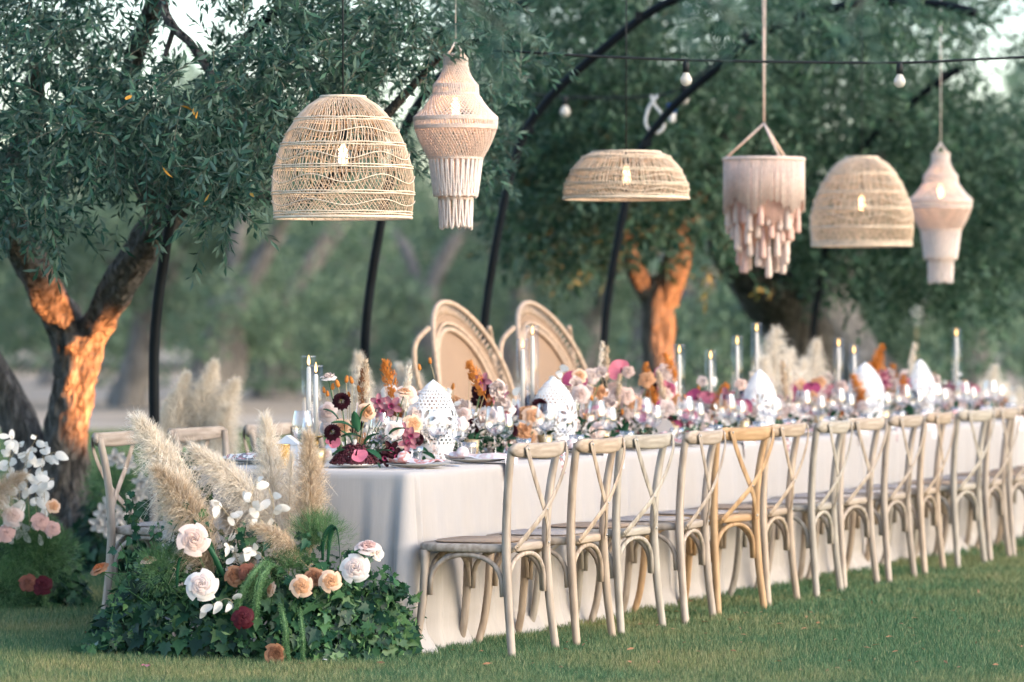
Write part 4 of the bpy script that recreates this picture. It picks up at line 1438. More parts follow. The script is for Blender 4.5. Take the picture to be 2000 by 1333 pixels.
p, s = lamp_spot(890, 447)
macrame_lamp('tiered cream macrame lamp beside the large rattan dome lamp', p, 1.0, TOP, 4)
p, s = lamp_spot(1837, 553)
macrame_lamp('tiered cream macrame lamp at the far end of the lamp row', p, (553 - 280) / s / 0.857, TOP, 5)

def tassel_lamp(label, x):
    p, s = lamp_spot(x, 540)
    r_ = random.Random(9)
    root = thing('tassel_pendant_lamp', label, 'lamp', p)
    z = lambda yy: (540 - yy) / s
    R0 = 78.0 / s
    b_ = MB()
    b_.ring((0, 0, z(312)), R0, 0.011, 48, 8)
    b_.build('ring', M['cotton_warm'], root)
    for mt, n_, rad0, ph in (('cotton_warm', 120, 1.0, 0.0), ('blush', 60, 0.975, 0.4)):       # top tier of fine straight cords
        b_ = MB()
        for i in range(n_):
            t = 2 * PI * (i + ph + r_.uniform(-.2, .2)) / n_
            end = 404 + 11 * math.sin(t * 6 + 0.6) + r_.uniform(-7, 7)
            w_ = r_.uniform(-.02, .02)
            b_.tube([(R0 * rad0 * math.cos(t), R0 * rad0 * math.sin(t), z(312)), (R0 * 1.01 * rad0 * math.cos(t + w_), R0 * 1.01 * rad0 * math.sin(t + w_), z(end))], 0.0046, 5)
        tag(b_.build('fringe', M[mt], root), kind='stuff')
    b_ = MB()
    for i in range(90):
        t = 2 * PI * i / 90
        rr = R0 * 0.80
        b_.tube([(rr * math.cos(t), rr * math.sin(t), z(330)), (rr * math.cos(t), rr * math.sin(t), z(430 + 10 * math.sin(t * 4) + r_.uniform(-8, 8)))], 0.006, 5)
    tag(b_.build('inner_fringe', M['blush'], root), kind='stuff')
    for tier, (rad, y1, cnt) in enumerate(((0.82, 452, 22), (0.72, 480, 16), (0.60, 508, 12), (0.54, 533, 9))):
        for i in range(cnt):
            t = 2 * PI * (i + 0.37 * tier) / cnt + r_.uniform(-.1, .1)
            rr = R0 * rad * r_.uniform(0.85, 1.1)
            x0, y0 = rr * math.cos(t), rr * math.sin(t)
            ye = y1 + r_.uniform(-14, 12)
            zt, zb = z(ye - 62), z(ye)
            b_ = MB()
            b_.tube([(x0, y0, z(400)), (x0, y0, zt)], 0.004, 5)
            b_.lathe([(0.005, 0.0), (0.012, -0.010), (0.009, -0.025), (0.014, -0.06), (0.019, (zb - zt) * 0.9), (0.014, zb - zt), (0.0, zb - zt)], 10, c=(x0, y0, zt), flute=lambda kk, zz: 1.0 + 0.16 * (kk % 2))
            b_.build('tassel', M['cotton_warm'] if r_.random() < 0.55 else M['blush'], root)
    apex = z(242)
    for i in range(3):
        t = -PI / 2 + 0.35 + i * 2 * PI / 3
        b_ = MB()
        b_.tube([(R0 * math.cos(t), R0 * math.sin(t), z(312)), (0, 0, apex)], 0.006, 6)
        b_.build('hanging_cord', M['cotton_warm'], root)
    for dx in (-.007, .007):
        b_ = MB()
        b_.tube([(dx * 0.2, 0, apex), (dx, 0, TOP - p.z)], 0.005, 6)
        b_.build('cord', M['cotton_warm'], root)
    bulb_parts(root, z(322), 0.022, 0.15, 1.0)
tassel_lamp('blush tassel lamp with a straight cord fringe between two rattan lamps', 1492)

# ------------------------------------------------------------------ festoon lights
def festoon(label, pts, bulbs, scale, mat_b, rad=0.0065):
    root = thing('festoon_cable', label, 'string light', pts[0])
    m_ = MB()
    path = catmull(pts, 8)
    m_.tube(path, rad, 6)
    m_.build('cable', M['cable'], root, org=pts[0])
    for bp in bulbs:
        g = MB()
        k = scale
        g.lathe([(0.011 * k, 0.0), (0.013 * k, -.008 * k), (0.026 * k, -.032 * k), (0.0275 * k, -.042 * k), (0.024 * k, -.056 * k), (0.013 * k, -.066 * k), (0.001, -.068 * k)], 16)
        o = g.build('bulb', mat_b, root)
        o.location = bp - Vector(pts[0]) + Vector((0, 0, -0.045 * k))
        g = MB()
        g.lathe([(0.004, 0.05 * k), (0.013 * k, 0.045 * k), (0.0165 * k, 0.03 * k), (0.0165 * k, -.006 * k), (0.0, -.006 * k)], 12)
        g.build('socket', M['cable'], o)
        g = MB()
        g.tube([(0, 0, -.012 * k), (0.004 * k, 0, -.045 * k), (-0.004 * k, 0, -.045 * k), (0, 0, -.012 * k)], 0.0016 * k, 4)
        g.build('filament', M['white_plastic'], o)
festoon('black festoon cable with clear bulbs strung above the middle lamps', [px(880, 92, 18.9), px(960, 99, 18.8), px(1045, 104, 18.7), px(1190, 112, 18.7), px(1340, 118, 18.7), px(1550, 122, 18.7), px(1757, 123, 18.7), px(1900, 117, 18.7), px(2100, 104, 18.7), px(2400, 60, 18.7)],
        [px(1340, 121, 18.7), px(1757, 124, 18.7)], 1.05, M['bulb_white'])
festoon('second black cable with pale bulbs sagging in front of the middle tree', [px(1040, 185, 25.0), px(1100, 190, 25.0), px(1200, 192, 25.0), px(1290, 186, 25.0), px(1340, 165, 25.0), px(1400, 118, 25.0), px(1455, 62, 25.0), px(1500, 30, 25.0)],
        [px(1104, 188, 25.0), px(1336, 164, 25.0), px(1455, 62, 25.0)], 1.2, M['bulb_white'], rad=0.008)
cp = px(1278, 235, 24.9)
m_ = MB()
m_.tube(catmull([cp + Vector((0.02, 0, 0.16)), cp + Vector((-.04, 0, .07)), cp + Vector((-.055, 0, -.03)), cp + Vector((0.0, 0, -.085)), cp + Vector((.06, 0, -.05)), cp + Vector((.05, 0, .03)), cp + Vector((.0, 0, .10)), cp + Vector((-.02, 0, .16))], 6), 0.009, 6)
tag(m_.build('cable_loop', M['white_plastic']), 'loop of white cable hanging from the iron arch', 'cable')
cp = px(1312, 218, 24.9)
root = thing('plug_connector', 'blue and white plug hanging beside the loop of white cable', 'plug', cp)
m_ = MB()
m_.lathe([(0.0, .05), (.03, .05), (.034, 0.0), (.026, -.01), (0, -.01)], 12)
m_.build('cap', M['blue_plug'], root)
m_ = MB()
m_.lathe([(0.0, -.011), (.026, -.011), (.024, -.06), (.012, -.075), (0, -.075)], 12)
m_.build('body', M['white_plastic'], root)
# ------------------------------------------------------------------ tableware
END = 'from the pampas end'
def share(proto, loc, rotz=0.0, label=None, cat=None, group=None, first=[None]):
    o = copy_tree(proto)
    o.location = loc
    o.rotation_euler = (0, 0, rotz)
    return tag(o, label, cat, group)

def wine_glass(h, rb):
    root = thing('wine_glass', 'x', 'glass')
    st = h * 0.44
    m_ = MB()
    m_.lathe([(0.0, st), (rb * .45, st + .006), (rb * .86, st + h * .10), (rb, st + h * .19), (rb * .97, st + h * .32), (rb * .82, h * .93), (rb * .74, h)], 20)
    m_.build('bowl', M['glass'], root)
    m_ = MB()
    m_.lathe([(rb * .72, 0.0), (rb * .72, .002), (.012, .006), (.0045, .02), (.0042, st * .6), (.006, st * .95), (.010, st)], 14)
    m_.build('stem', M['glass'], root)
    note_kids(root)
    return root
def tumbler():
    m_ = MB()
    m_.lathe([(0.0, .004), (.026, .004), (.029, .006), (.034, .06), (.037, .085), (.034, .085), (.030, .05), (.026, .018), (0, .016)], 28, flute=lambda k, z: 1.0 + (0.035 if (k % 4) < 2 else -0.03) * (1.0 if z < 0.07 else 0.2))
    o = m_.build('tumbler', M['glass'])
    KIDS[o.name] = []
    return o
def plate():
    m_ = MB()
    m_.lathe([(0.0, .008), (.088, .008), (.10, .010), (.135, .019), (.137, .021), (.134, .022), (.10, .014), (0, .013)], 36)
    o = m_.build('plate', M['grey_plate'])
    KIDS[o.name] = []
    return o
def fork():
    root = thing('fork', 'x', 'fork')
    m_ = MB()
    m_.tube(catmull([(0, -.10, .003), (0, -.04, .004), (0, .02, .007), (0, .045, .005)], 4), [.0055, .005, .0045, .0035] if False else 0.0042, 6, flat=0.45, up=(0, 0, 1))
    m_.build('handle', M['cutlery'], root)
    m_ = MB()
    m_.box((0, .055, .006), (.020, .02, .002))
    for k in range(4):
        m_.box((-.0084 + .0056 * k, .083, .007), (.003, .036, .002))
    m_.build('tines', M['cutlery'], root, smooth=False)
    note_kids(root)
    return root
def knife():
    root = thing('knife', 'x', 'knife')
    m_ = MB()
    m_.tube([(0, -.11, .004), (0, -.02, .005)], 0.005, 6, flat=0.6, up=(0, 0, 1))
    m_.build('handle', M['cutlery'], root)
    m_ = MB()
    m_.prism([(-.006, -.02), (.007, -.02), (.008, .06), (.004, .10), (-.006, .11)], .0035, .0055)
    m_.build('blade', M['cutlery'], root, smooth=False)
    note_kids(root)
    return root
def napkin(mat, drape, seed):
    """a folded cloth laid over the plate, its tail over the table edge; local +Y points across the table"""
    r_ = random.Random(seed)
    m_ = MB()
    def f(u, v):
        y = 0.13 - 0.33 * v if drape else 0.12 - 0.22 * v
        w = 0.055 + 0.02 * math.sin(v * 7 + seed) + 0.03 * v
        x = (u - 0.5) * 2 * w + 0.012 * math.sin(v * 5 + seed)
        z = 0.030 + 0.016 * math.sin(u * PI * 3 + v * 4 + seed) * (1 - 0.5 * v) + 0.012 * noise.noise(Vector((u * 3, v * 4, seed)))
        edge_y = -0.135                                 # table edge in local y
        if drape and y < edge_y:
            z = 0.030 - (edge_y - y) * 1.5
            y = edge_y - 0.02 - 0.01 * math.sin(u * 6 + seed)
        return Vector((x, y, max(z, 0.023) if not (drape and y <= edge_y - 0.005) else z))
    m_.grid(f, 14, 22)
    knot = MB()
    o = m_.build('napkin', mat)
    k_ = MB()
    k_.lathe([(0.0, -.03), (.022, -.022), (.028, 0), (.02, .022), (0, .03)], 12, flute=lambda k, z: 1 + .16 * math.sin(k * 2.3 + z * 90))
    kn = k_.build('knot', mat, o)
    kn.location = (0.0, 0.06, 0.045)
    kn.rotation_euler = (PI / 2, 0, 0.4)
    KIDS[o.name] = [kn]
    KIDS[kn.name] = []
    return o
g_big, g_small, tum, plt, frk, knf = wine_glass(0.235, 0.048), wine_glass(0.20, 0.040), tumbler(), plate(), fork(), knife()
naps = [napkin(M['napkin_pink'], False, 1.3), napkin(M['napkin_white'], True, 2.1), napkin(M['napkin_teal'], True, 4.6), napkin(M['napkin_white'], False, 6.2)]
NAPC = ['pink print', 'white print', 'teal print', 'pale print']
ROT_SEAT = ROT_NEAR
def seat_set(k, near):
    r_ = random.Random(k * 7 + (1 if near else 2))
    side = 'near' if near else 'far'
    a = 0.40 + 0.604 * k if near else 0.55 + 0.604 * k
    def pos(da, b, z=TZ):
        return T(a + da, b if near else TW - b, z + 0.0045)
    rot = ROT_SEAT if near else ROT_SEAT + PI
    seat = f'the {ORD[k]} {side}-side seat {END}'
    share(plt, pos(0, .150), rot, f'grey stoneware dinner plate at {seat}', 'plate', 'dinner plates on the table')
    ni = [0, 1, 2, 1, 3, 0, 1, 2][k % 8] if near else [2, 3, 0, 1, 3][k % 5]
    share(naps[ni], pos(r_.uniform(-.01, .01), .150), rot + r_.uniform(-.15, .15), f'{NAPC[ni]} napkin lying on the plate at {seat}', 'napkin', 'napkins on the plates')
    share(g_big, pos(.05 + r_.uniform(-.015, .015), .355), 0, f'tall wine glass at {seat}', 'glass', 'tall wine glasses')
    share(g_small, pos(.155 + r_.uniform(-.015, .015), .325 + r_.uniform(-.02, .02)), 0, f'smaller wine glass at {seat}', 'glass', 'smaller wine glasses')
    share(tum, pos(.215 + r_.uniform(-.02, .02), .26 + r_.uniform(-.02, .02)), r_.uniform(0, 1), f'ribbed water tumbler at {seat}', 'tumbler', 'water tumblers')
    if near:
        share(frk, pos(-.175, .14), rot + R(4), f'dinner fork beside the plate at {seat}', 'fork', 'dinner forks')
        share(knf, pos(.175, .14), rot + R(-3), f'dinner knife beside the plate at {seat}', 'knife', 'dinner knives')
for k in range(16):
    seat_set(k, True)
for k in range(0, 6):
    seat_set(k, False)
share(frk, T(.20, .175, TZ + .0045), ROT_SEAT + R(12), 'extra fork lying beside the dinner fork at the table corner', 'fork')
for proto in [g_big, g_small, tum, plt, frk, knf] + naps:          # the prototypes themselves leave the scene
    def drop(o):
        for c in KIDS.get(o.name, []):
            drop(c)
        bpy.data.objects.remove(o)
    drop(proto)

# ------------------------------------------------------------------ candles
def candle(label, loc, stick, taper, tube_h, tube_r=0.031, group='tall candles in glass tubes'):
    """brass stick of height stick, taper above it, glass tube round the taper"""
    root = thing('candlestick', label, 'candlestick', loc, group=group)
    m_ = MB()
    h = stick
    m_.lathe([(0.0, 0), (.034, 0), (.034, .006), (.018, .014), (.009, h * .25), (.015, h * .32), (.008, h * .42), (.013, h * .55), (.008, h * .66), (.016, h * .8), (.010, h * .9), (.034, h * .97), (.034, h), (0, h)], 16)
    m_.build('stick', M['brass'], root)
    m_ = MB()
    m_.lathe([(0.0, h), (.0105, h), (.0095, h + taper * .97), (.006, h + taper), (0, h + taper)], 12)
    m_.build('taper', M['wax'], root)
    m_ = MB()
    zt = h + taper
    m_.tube([(0, 0, zt), (0, 0, zt + .012)], .0012, 4)
    m_.build('wick', M['cable'], root)
    m_ = MB()
    m_.lathe([(0.0, zt + .006), (.0045, zt + .010), (.0068, zt + .018), (.0058, zt + .030), (.003, zt + .042), (.0, zt + .053)], 10)
    m_.build('flame', M['flame'], root)
    m_ = MB()
    r = tube_r
    m_.lathe([(r - .002, h + .001), (r, h + .001), (r, h + tube_h), (r - .002, h + tube_h)], 24)
    gt = m_.build('glass_tube', M['tube_glass'], root)
    m_ = MB()
    m_.ring((0, 0, h + tube_h), r - .001, .0017, 24, 5)
    m_.build('lip', M['glass'], gt)
def candle_px(label, x, y_flame, b, stick, over=-0.008):
    a = a_at(x, b)
    p = T(a, b, TZ + 0.0045)
    zf = CAMZ + (HORIZON - y_flame) * p.y / FPX        # flame tip height
    taper = zf - .055 - stick - p.z
    candle(label, p, stick, taper, taper + .055 + over)
candle_px('shorter of the two lit candles in glass tubes at the pampas end', 617, 706, 0.60, 0.135, -0.02)
candle_px('taller of the two lit candles in glass tubes at the pampas end', 603, 692, 0.80, 0.115, -0.01)
candle_px('shorter of the two lit candles in front of the second throne chair', 1021, 660, 0.62, 0.13)
candle_px('taller of the two lit candles in front of the second throne chair', 1040, 634, 0.58, 0.17)
candle_px('lit candle just past the second amber lit trunk', 1327, 672, 0.62, 0.14)
candle_px('low lit candle beside the pale pink rose beyond the trunk', 1388, 683, 0.60, 0.13)
candle_px('second tallest candle of the middle group on the table', 1440, 655, 0.62, 0.15)
candle_px('tallest lit candle beside the cream plumes on the table', 1478, 630, 0.66, 0.18)
candle_px('taller of the two far candles before the tilted grey trunk', 1638, 660, 0.62, 0.15)
candle_px('shorter of the two far candles before the tilted grey trunk', 1668, 674, 0.60, 0.14)
candle_px('single lit candle farthest along the table', 1868, 641, 0.62, 0.16)

def votive(label, loc, gold=False):
    root = thing('votive_holder', label, 'candle holder', loc, group='votive holders on the table')
    m_ = MB()
    m_.lathe([(0.0, .002), (.026, .002), (.031, .04), (.036, .085), (.033, .085), (.028, .04), (.024, .008), (0, .008)], 24, flute=lambda k, z: 1.0 + 0.03 * (1 if k % 2 else -1))
    m_.build('cup', M['mercury'], root)
    m_ = MB()
    m_.lathe([(0.0, .009), (.021, .009), (.021, .045), (0, .045)], 14)
    m_.build('wax', M['wax'], root)
    m_ = MB()
    m_.lathe([(0.0, .046), (.004, .052), (.005, .060), (.002, .072), (0, .076)], 8)
    m_.build('flame', M['glow'], root)
VOT = [(0.235, 0.545, 'beside the brass candlestick at the pampas end'), (0.78, 0.47, 'in front of the first pierced white lantern'), (1.55, 0.42, 'below the orange bunny tails'), (2.35, 0.40, 'before the second pierced lantern'), (3.2, 0.45, 'beside the grey card'), (4.0, .40, 'below the magenta flowers'), (5.1, .42, 'before the third pierced lantern'), (6.3, .40, 'beyond the plumes on the table'), (7.5, .42, 'before the far lanterns')]
for a, b, w in VOT:
    votive('ribbed gold glass votive holder ' + w, T(a, b, TZ + .0045))

def woven_cup():
    p = px(551, 928, 16.25)
    p.z = TZ + .0045
    root = thing('filigree_holder', 'pierced gold filigree candle cup behind the upright plumes', 'candle holder', p)
    m_ = MB()
    n_ = 22
    for sgn in (1, -1):
        for i in range(n_):
            pts = []
            for k in range(7):
                t = k / 6
                a = 2 * PI * i / n_ + sgn * t * 1.5
                pts.append((.032 * math.cos(a), .032 * math.sin(a), .004 + .1 * t))
            m_.tube(pts, .0022, 4, cap=False)
    tag(m_.build('lattice', M['gold'], root), kind='stuff')
    for z in (.004, .104):
        m_ = MB()
        m_.ring((0, 0, z), .032, .003, 28, 6)
        m_.build('rim', M['gold'], root)
    m_ = MB()
    m_.lathe([(0, .006), (.024, .006), (.024, .05), (0, .05)], 14)
    m_.build('wax', M['wax'], root)
    m_ = MB()
    m_.lathe([(0.0, .051), (.004, .057), (.005, .065), (.002, .078), (0, .082)], 8)
    m_.build('flame', M['glow'], root)
woven_cup()

# ------------------------------------------------------------------ pierced white lanterns
def lantern_mesh():
    """pointed dome shell with real holes: rows of dots and two petal rosettes"""
    NU, NV = 112, 64
    Hh, Rr = 0.27, 0.098
    GH = 0.64 * Hh
    GR = (GH * GH + Rr * Rr) / (2 * Rr)
    def prof(t):
        if t < 0.36:
            return Rr * (0.80 + 0.20 * math.sin(t / 0.36 * PI / 2))
        k = (t - 0.36) / 0.64
        return max(0.001, math.sqrt(GR * GR - (k * GH) ** 2) - (GR - Rr))
    V, F = [], []
    for j in range(NV + 1):
        t = j / NV
        for i in range(NU):
            q_ = 2 * PI * i / NU
            r = prof(t)
            V.append(Vector((r * math.cos(q_), r * 0.78 * math.sin(q_), 0.035 + Hh * t)))
    def hole(q_, t):
        r = prof(t)
        for c in range(4):
            dq = (q_ - (c * PI / 2 + 0.75) + PI) % (2 * PI) - PI
            x, y = dq * Rr * 0.95, (t - 0.40) * Hh
            rad = math.hypot(x, y)
            if rad < 0.056:
                if rad < 0.012:
                    return 0.004 < rad < 0.008
                ang = math.atan2(y, x)
                k = abs(((ang / (2 * PI) * 8) % 1) - 0.5) * 2
                w = math.sin(PI * min(1, max(0, (rad - 0.012) / 0.042)))
                return k < 0.60 * w
        if t < 0.08 or t > 0.90:
            return False
        row = int(t * 22)
        cols = 28
        fx = (q_ / (2 * PI) * cols + 0.5 * (row % 2)) % 1 - 0.5
        fy = (t * 22) % 1 - 0.5
        return (fx * 1.0) ** 2 + fy ** 2 < 0.10 * (1.0 if r > 0.04 else 0.6)
    for j in range(NV):
        for i in range(NU):
            q_, t = 2 * PI * (i + .5) / NU, (j + .5) / NV
            if hole(q_, t):
                continue
            i2 = (i + 1) % NU
            F.append((j * NU + i, j * NU + i2, (j + 1) * NU + i2, (j + 1) * NU + i))
    m_ = MB()
    m_.add(V, F)
    return m_.mesh('pierced_shell', M['lantern'])
shell_me = lantern_mesh()
def lantern(label, x, b, top_y, rot=0.0):
    a = a_at(x, b)
    p = T(a, b, TZ + .0045)
    zt = CAMZ + (HORIZON - top_y) * p.y / FPX
    k = (zt - p.z) / 0.305
    root = thing('pierced_lantern', label, 'lantern', p, rot, group='pierced white lanterns along the table')
    sh = link('pierced_shell', shell_me, root)
    m_ = MB()
    m_.lathe([(0.0, 0), (.078, 0), (.082, .006), (.078, .033), (.0, .033)], 24, sy=0.78)
    ba = m_.build('base', M['lantern'], root)
    root.scale = (k, k, k)
lantern('pierced white pointed lantern nearest the pampas end, by the peach rose', 846, 0.50, 742, 0.5)
lantern('pierced white pointed lantern beside the pair of brass candlesticks', 1081, 0.48, 736, 0.1)
lantern('pierced white pointed lantern below the tallest candle', 1484, 0.50, 722, 0.9)
lantern('pierced white pointed lantern with a burgundy flower before it', 1690, 0.50, 708, 0.3)
lantern('pierced white pointed lantern below the far candle, with an open flower', 1797, 0.52, 702, 1.2)
p = px(563, 905, 16.65)
p.z = TZ + .0045
root = thing('gabled_lantern', 'small white gabled lantern above the gold filigree cup', 'lantern', p, ROTZ * 0.5)
m_ = MB()
m_.prism([(-.05, -.03), (.05, -.03), (.05, .03), (-.05, .03)], 0.0, .09, .003)
m_.build('body', M['lantern'], root, smooth=False)
m_ = MB()
m_.add([Vector(v) for v in ((-.056, -.036, .091), (.056, -.036, .091), (.056, .036, .091), (-.056, .036, .091), (0, -.036, .132), (0, .036, .132))], [(0, 1, 4), (2, 3, 5), (1, 2, 5, 4), (3, 0, 4, 5), (0, 3, 2, 1)])
m_.build('roof', M['lantern'], root, smooth=False)
p = T(a_at(1295, .40), .40, TZ + .0045)
root = thing('name_card', 'grey round-topped card standing among the glasses', 'card', p, ROTZ * 0.4)
m_ = MB()
o2 = [(-.055, 0), (.055, 0), (.055, .07)] + [(.055 * math.cos(t), .07 + .055 * math.sin(t)) for t in np.linspace(0.2, PI - 0.2, 9)] + [(-.055, .07)]
m_.prism(o2, -.003, .003)
c_ = m_.build('panel', M['card'], root, smooth=False)
c_.rotation_euler = (PI / 2, 0, 0)
m_ = MB()
m_.box((0, 0.012, 0.004), (.06, .05, .006))
m_.build('foot', M['card'], root, smooth=False)
# ------------------------------------------------------------------ flowers
def petal(m_, phi, R0, H0, Wd, lip, drop, nu=6, nv=6, ruffle=0.0, seed=0.0, spiral=0.10):
    """one cupped petal: its foot near the axis, one edge tucked under its neighbour, the lip rolled out"""
    def f(u, v):
        k = u * 2 - 1
        e = max(0.0, (v - 0.55) / 0.45)
        rho = R0 * (0.40 + 0.60 * math.sin(min(1.0, v * 1.3) * PI / 2)) + lip * e ** 1.6
        rho *= 1.0 + spiral * k
        w = Wd * math.sin(PI * (0.18 + 0.60 * v)) ** 0.5
        z = H0 * math.sin(min(1.0, v * 1.15) * PI / 2) - drop * e ** 2 - 0.16 * k ** 4 * H0 * v
        z += ruffle * v * noise.noise(Vector((k * 2.2 + phi, v * 2, seed)))
        a = phi + k * w
        return Vector((rho * math.cos(a), rho * math.sin(a), z))
    m_.grid(f, nu, nv)

def rose_mesh(ruffle=0.0):
    m_ = MB()
    m_.lathe([(.07, .2), (.085, .50), (.06, .60), (.0, .62)], 8)
    for n_, R0, H0, Wd, lip, dr in ((2, .09, .66, 1.7, .05, .02), (3, .16, .65, 1.3, .09, .04), (4, .26, .61, 1.0, .12, .06), (5, .37, .54, .82, .14, .07), (5, .48, .45, .80, .17, .08)):
        for i in range(n_):
            petal(m_, 2 * PI * i / n_ + R0 * 11, R0, H0, Wd, lip, dr, ruffle=ruffle, seed=i + R0, spiral=.14)
    m_.lathe([(0.0, -.22), (.10, -.15), (.16, .02), (.10, .1)], 8)
    return m_.mesh('rose', M['p_blush'])
ROSE = rose_mesh(0.05)
CARN = rose_mesh(0.5)
def petal_mesh(R0, H0, Wd, lip, dr):
    m_ = MB()
    petal(m_, 0.0, R0, H0, Wd, lip, dr, nu=7, nv=7, ruffle=0.14, seed=R0, spiral=.08)
    return m_.mesh('petal', M['p_blush'])
PETAL_A = petal_mesh(.58, .36, .76, .24, .08)
PETAL_B = petal_mesh(.66, .22, .72, .36, .10)
def dahlia_mesh(n_, spread):
    m_ = MB()
    for i in range(n_):
        t = (i + .5) / n_
        el = R(88) - R(spread) * t ** 0.75
        az = i * 2.39996
        d_ = Vector((math.cos(el) * math.cos(az), math.cos(el) * math.sin(az), math.sin(el)))
        s_ = Vector((-math.sin(az), math.cos(az), 0))
        up = d_.cross(s_)
        l0, l1, w = .30, .62 + .38 * t, .10 + .07 * t
        m_.add([d_ * l0, d_ * (l0 + l1) * .62 + s_ * w + up * .03, d_ * l1 * 1.0 - up * .02, d_ * (l0 + l1) * .62 - s_ * w + up * .03, d_ * (l0 + l1) * .6 - up * .04], [(0, 1, 4), (1, 2, 4), (2, 3, 4), (3, 0, 4)])
    return m_.mesh('dahlia', M['p_burgundy'])
DAHLIA = dahlia_mesh(78, 100)
def eye_mesh():
    m_ = MB()
    m_.lathe([(0.18, .28), (.16, .40), (.08, .46), (0, .47)], 8)
    return m_.mesh('eye', M['yellow'])
EYE = eye_mesh()
def spathe_mesh():
    m_ = MB()
    def f(u, v):
        t = 2 * PI * u
        r = (1 - 0.42 * math.cos(t) - 0.18 * math.cos(2 * t)) * 0.72
        x, y = r * v * math.sin(t), -r * v * math.cos(t)
        return Vector((x, y + 0.1, 0.22 * v * v - 0.20 * abs(x) * v + 0.05 * math.sin(t * 5) * v))
    m_.grid(f, 24, 5, wrap_u=True)
    return m_.mesh('anthurium', M['p_pink'])
SPATHE = spathe_mesh()
def spadix_mesh():
    m_ = MB()
    m_.tube([(0, 0, 0.02), (0, .03, .25), (0, .10, .62)], [.075, .075, .035], 8)
    return m_.mesh('spadix', M['p_burgundy'])
SPADIX = spadix_mesh()
def orchid_mesh():
    m_ = MB()
    for i in range(5):
        a = 2 * PI * i / 5 + .3
        d_, s_ = Vector((math.cos(a), math.sin(a), 0)), Vector((-math.sin(a), math.cos(a), 0))
        def f(u, v, d_=d_, s_=s_):
            k = u * 2 - 1
            w = .30 * math.sin(PI * (0.08 + .84 * v)) ** .7
            return d_ * (v * .95) + s_ * (k * w) + Vector((0, 0, .45 * v - .38 * v * v + .16 * k * k))
        m_.grid(f, 5, 6)
    return m_.mesh('orchid', M['p_mauve'])
ORCHID = orchid_mesh()
def lip_mesh():
    m_ = MB()
    m_.lathe([(.05, .0), (.16, .18), (.22, .42), (.28, .50)], 10)
    return m_.mesh('lip', M['p_magenta'])
LIP = lip_mesh()
def tulip_mesh():
    m_ = MB()
    for i in range(6):
        petal(m_, 2 * PI * i / 6, .50 - .06 * (i % 2), 1.3, .62, -.10, .0)
    return m_.mesh('tulip', M['p_white'])
TULIP = tulip_mesh()
def tail_mesh():
    m_ = MB()
    m_.lathe([(0.02, -.05), (.30, .12), (.40, .5), (.36, .95), (.22, 1.3), (0.02, 1.5)], 10, flute=lambda k, z: 1 + .12 * math.sin(k * 4.1 + z * 17))
    r_ = random.Random(4)
    for i in range(60):
        z, a = r_.uniform(0.05, 1.4), r_.uniform(0, 2 * PI)
        d_ = Vector((math.cos(a), math.sin(a), .7))
        p = Vector((.3 * math.cos(a), .3 * math.sin(a), z))
        s_ = Vector((-math.sin(a), math.cos(a), 0)) * .02
        m_.add([p - s_, p + s_, p + d_ * .28], [(0, 1, 2)])
    return m_.mesh('bunny_tail', M['p_orange'])
TAIL = tail_mesh()
def spike_mesh(n_, wide):
    """dried plume: short scales crowded up a stem, 1 tall"""
    m_ = MB()
    r_ = random.Random(8)
    m_.tube([(0, 0, -.15), (0, 0, .95)], .012, 4)
    for i in range(n_):
        z = r_.random() ** .9
        a = r_.uniform(0, 2 * PI)
        e = wide * math.sin(PI * (0.12 + .82 * z)) ** .7
        o_ = Vector((math.cos(a), math.sin(a), 0))
        s_ = Vector((-math.sin(a), math.cos(a), 0)) * .022
        p = Vector((0, 0, z * .93)) + o_ * e * r_.uniform(.2, .9)
        l = r_.uniform(.06, .12)
        m_.add([p, p + o_ * l * .3 + s_ + Vector((0, 0, l * .5)), p + o_ * l * .5 + Vector((0, 0, l)), p + o_ * l * .3 - s_ + Vector((0, 0, l * .5))], [(0, 1, 2, 3)])
    return m_.mesh('dried_spike', M['pampas_tan'])
SPIKE = spike_mesh(220, .085)
ASTILBE = spike_mesh(320, .20)
def broad_leaf_mesh():
    m_ = MB()
    def f(u, v):
        k = u * 2 - 1
        w = .20 * math.sin(PI * min(1, .04 + .96 * v)) ** .75
        return Vector((k * w, v, .10 * math.sin(PI * v) + .07 * abs(k) - .10 * v * v))
    m_.grid(f, 5, 8)
    return m_.mesh('leaf', M['green'])
BLEAF = broad_leaf_mesh()
def disc_mesh():
    m_ = MB()
    pts = [Vector((0.40 * math.cos(t) * (1 - .22 * math.sin(t)), .55 + .60 * math.sin(t) * (1 + .12 * abs(math.sin(t)) ** 6), .09 * math.sin(2 * t))) for t in np.linspace(0, 2 * PI, 15)[:-1]]
    m_.add(pts + [Vector((0, .5, .07))], [(i, (i + 1) % 14, 14) for i in range(14)])
    return m_.mesh('honesty_disc', M['lunaria'])
DISC = disc_mesh()
def ivy_base():
    out = [(0, 0), (.22, -.10), (.30, .06), (.52, .10), (.36, .26), (.50, .46), (.26, .46), (.17, .64), (0.0, 1.0), (-.17, .64), (-.26, .46), (-.50, .46), (-.36, .26), (-.52, .10), (-.30, .06), (-.22, -.10)]
    V = [Vector((x, y, .16 * abs(x) - .10 * y * y)) for x, y in out] + [Vector((0, .35, -.02))]
    return V, [(i, (i + 1) % 16, 16) for i in range(16)]
m_ = MB()
m_.add(*ivy_base())
IVY = m_.mesh('leaf', M['ivy_obj'])
CAMP = Vector((0, 0, CAMZ))

